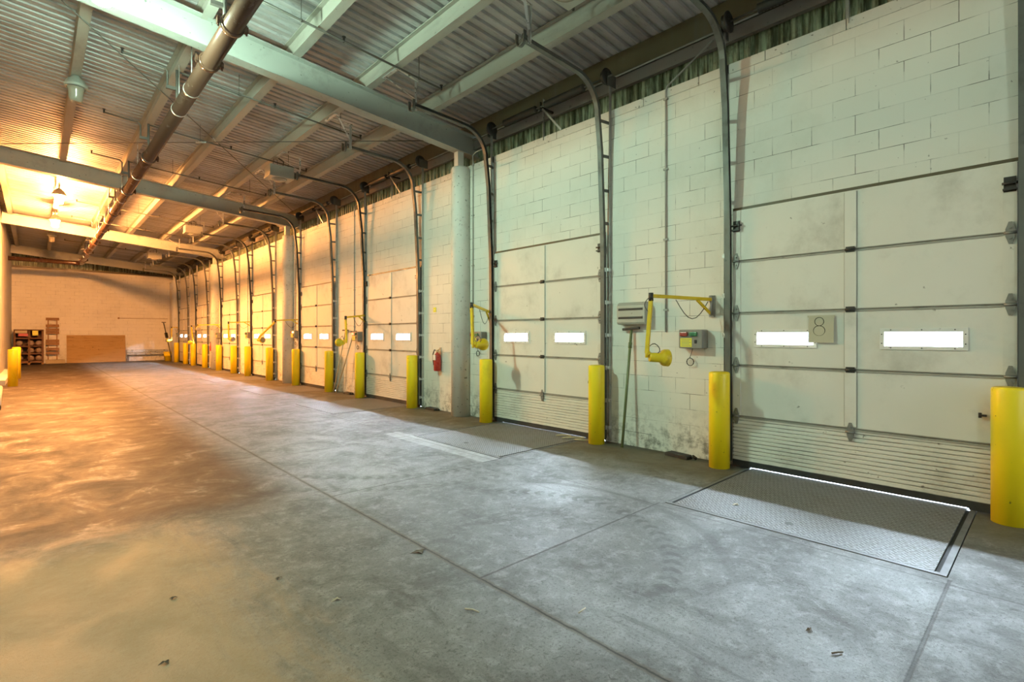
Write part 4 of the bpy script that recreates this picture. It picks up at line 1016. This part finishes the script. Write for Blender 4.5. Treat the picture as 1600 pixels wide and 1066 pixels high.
# ------------------------------------------------------------------ litter on the floor
def leaf(x, y, s_, rz, mat, lab, name='leaf', cat='leaf', grp=None, z0=0.0):
    n = 9; vs = [(x, y, z0 + 0.012)]
    for q in range(n):
        a = 2 * PI * q / n + rz; r_ = s_ * (1.0 if q % 3 == 0 else 0.45)
        vs.append((x + r_ * math.cos(a), y + r_ * 0.6 * math.sin(a), z0 + 0.002 + 0.012 * ((q * 7) % 3) / 2))
    mb = MB().add(vs, [(0, 1 + q, 1 + (q + 1) % n) for q in range(n)])
    o = mb.build(name, mat, origin=(x, y, z0)); md = o.modifiers.new('solid', 'SOLIDIFY'); md.thickness = 0.0015
    return tag(o, lab, cat, grp)
def twig(x, y, L, rz, mat, lab):
    d = Vector((math.cos(rz), math.sin(rz), 0)) * L / 2; p = Vector((x, y, 0.006))
    return tag(MB().tube([p - d, p + Vector((d.y * 0.1, -d.x * 0.1, 0.004)), p + d], 0.004, 6).build('twig', mat, origin=(x, y, 0)), lab, 'twig', 'twigs on the floor')
leaf(4.741, 2.026, 0.05, 0.4, 'leaf', 'pale dry leaf on the nearest dock leveler', z0=0.006)
leaf(1.306, 2.931, 0.035, 1.4, 'leaf', 'small pale star-shaped leaf on the bare floor left of the long joint')
leaf(0.599, 3.613, 0.025, 0.2, 'brownleaf', 'small dark leaf on the floor at lower left, the upper of two')
leaf(0.454, 2.927, 0.03, 0.9, 'brownleaf', 'small dark leaf on the floor at lower left near the picture edge')
leaf(1.147, 3.44, 0.03, 0.1, 'brownleaf', 'dark curled leaf on the floor left of the long joint')
leaf(3.022, 0.9, 0.03, 0.3, 'brownleaf', 'small brown leaf on the floor at lower right')
leaf(2.04, 3.165, 0.075, 0.5, 'brownleaf', 'clump of dead leaves caught in the long floor joint')
twig(1.82, 2.28, 0.09, 2.0, 'leaf', 'short pale twig on the floor just left of the long joint')
twig(2.28, 1.85, 0.07, 0.1, 'leaf', 'short pale twig on the floor just right of the long joint')
twig(2.90, 0.74, 0.06, -0.6, 'brownleaf', 'dark twig on the floor at the bottom right')

# ------------------------------------------------------------------ light
W = bpy.data.worlds.new('overcast'); S.world = W; W.use_nodes = True
W.node_tree.nodes['Background'].inputs[0].default_value = (0.78, 0.90, 1.0, 1); W.node_tree.nodes['Background'].inputs[1].default_value = 4.0
for k, y0 in enumerate(DOORY):      # overcast sky seen through the door windows
    L = bpy.data.lights.new('sky_patch', 'AREA'); L.shape = 'RECTANGLE'; L.size = 2.1; L.size_y = 2.6; L.energy = 16500; L.color = (0.70, 0.86, 1.0)
    o = bpy.data.objects.new('sky_patch', L); COL.objects.link(o); o.location = (8.3, y0 + DW / 2, 3.35); o.rotation_euler = (0, R(90), 0)

# ------------------------------------------------------------------ camera
cam = bpy.data.cameras.new('camera'); co = bpy.data.objects.new('camera', cam); COL.objects.link(co)
co.location = (0, 0, 1.58); co.rotation_euler = (R(90), 0, -0.7522)
cam.sensor_width = 36; cam.lens = 795 / 1600 * 36; cam.shift_y = -9.2 / 1600; cam.clip_start = 0.05; cam.clip_end = 300
S.camera = co
S.view_settings.view_transform = 'Standard'; S.view_settings.look = 'None'; S.view_settings.exposure = 0.0; S.view_settings.gamma = 1.0; S.view_settings.use_curve_mapping = False
S.cycles.sample_clamp_indirect = 4.0
S.cycles.max_bounces = 10; S.cycles.diffuse_bounces = 6
S.cycles.use_denoising = True
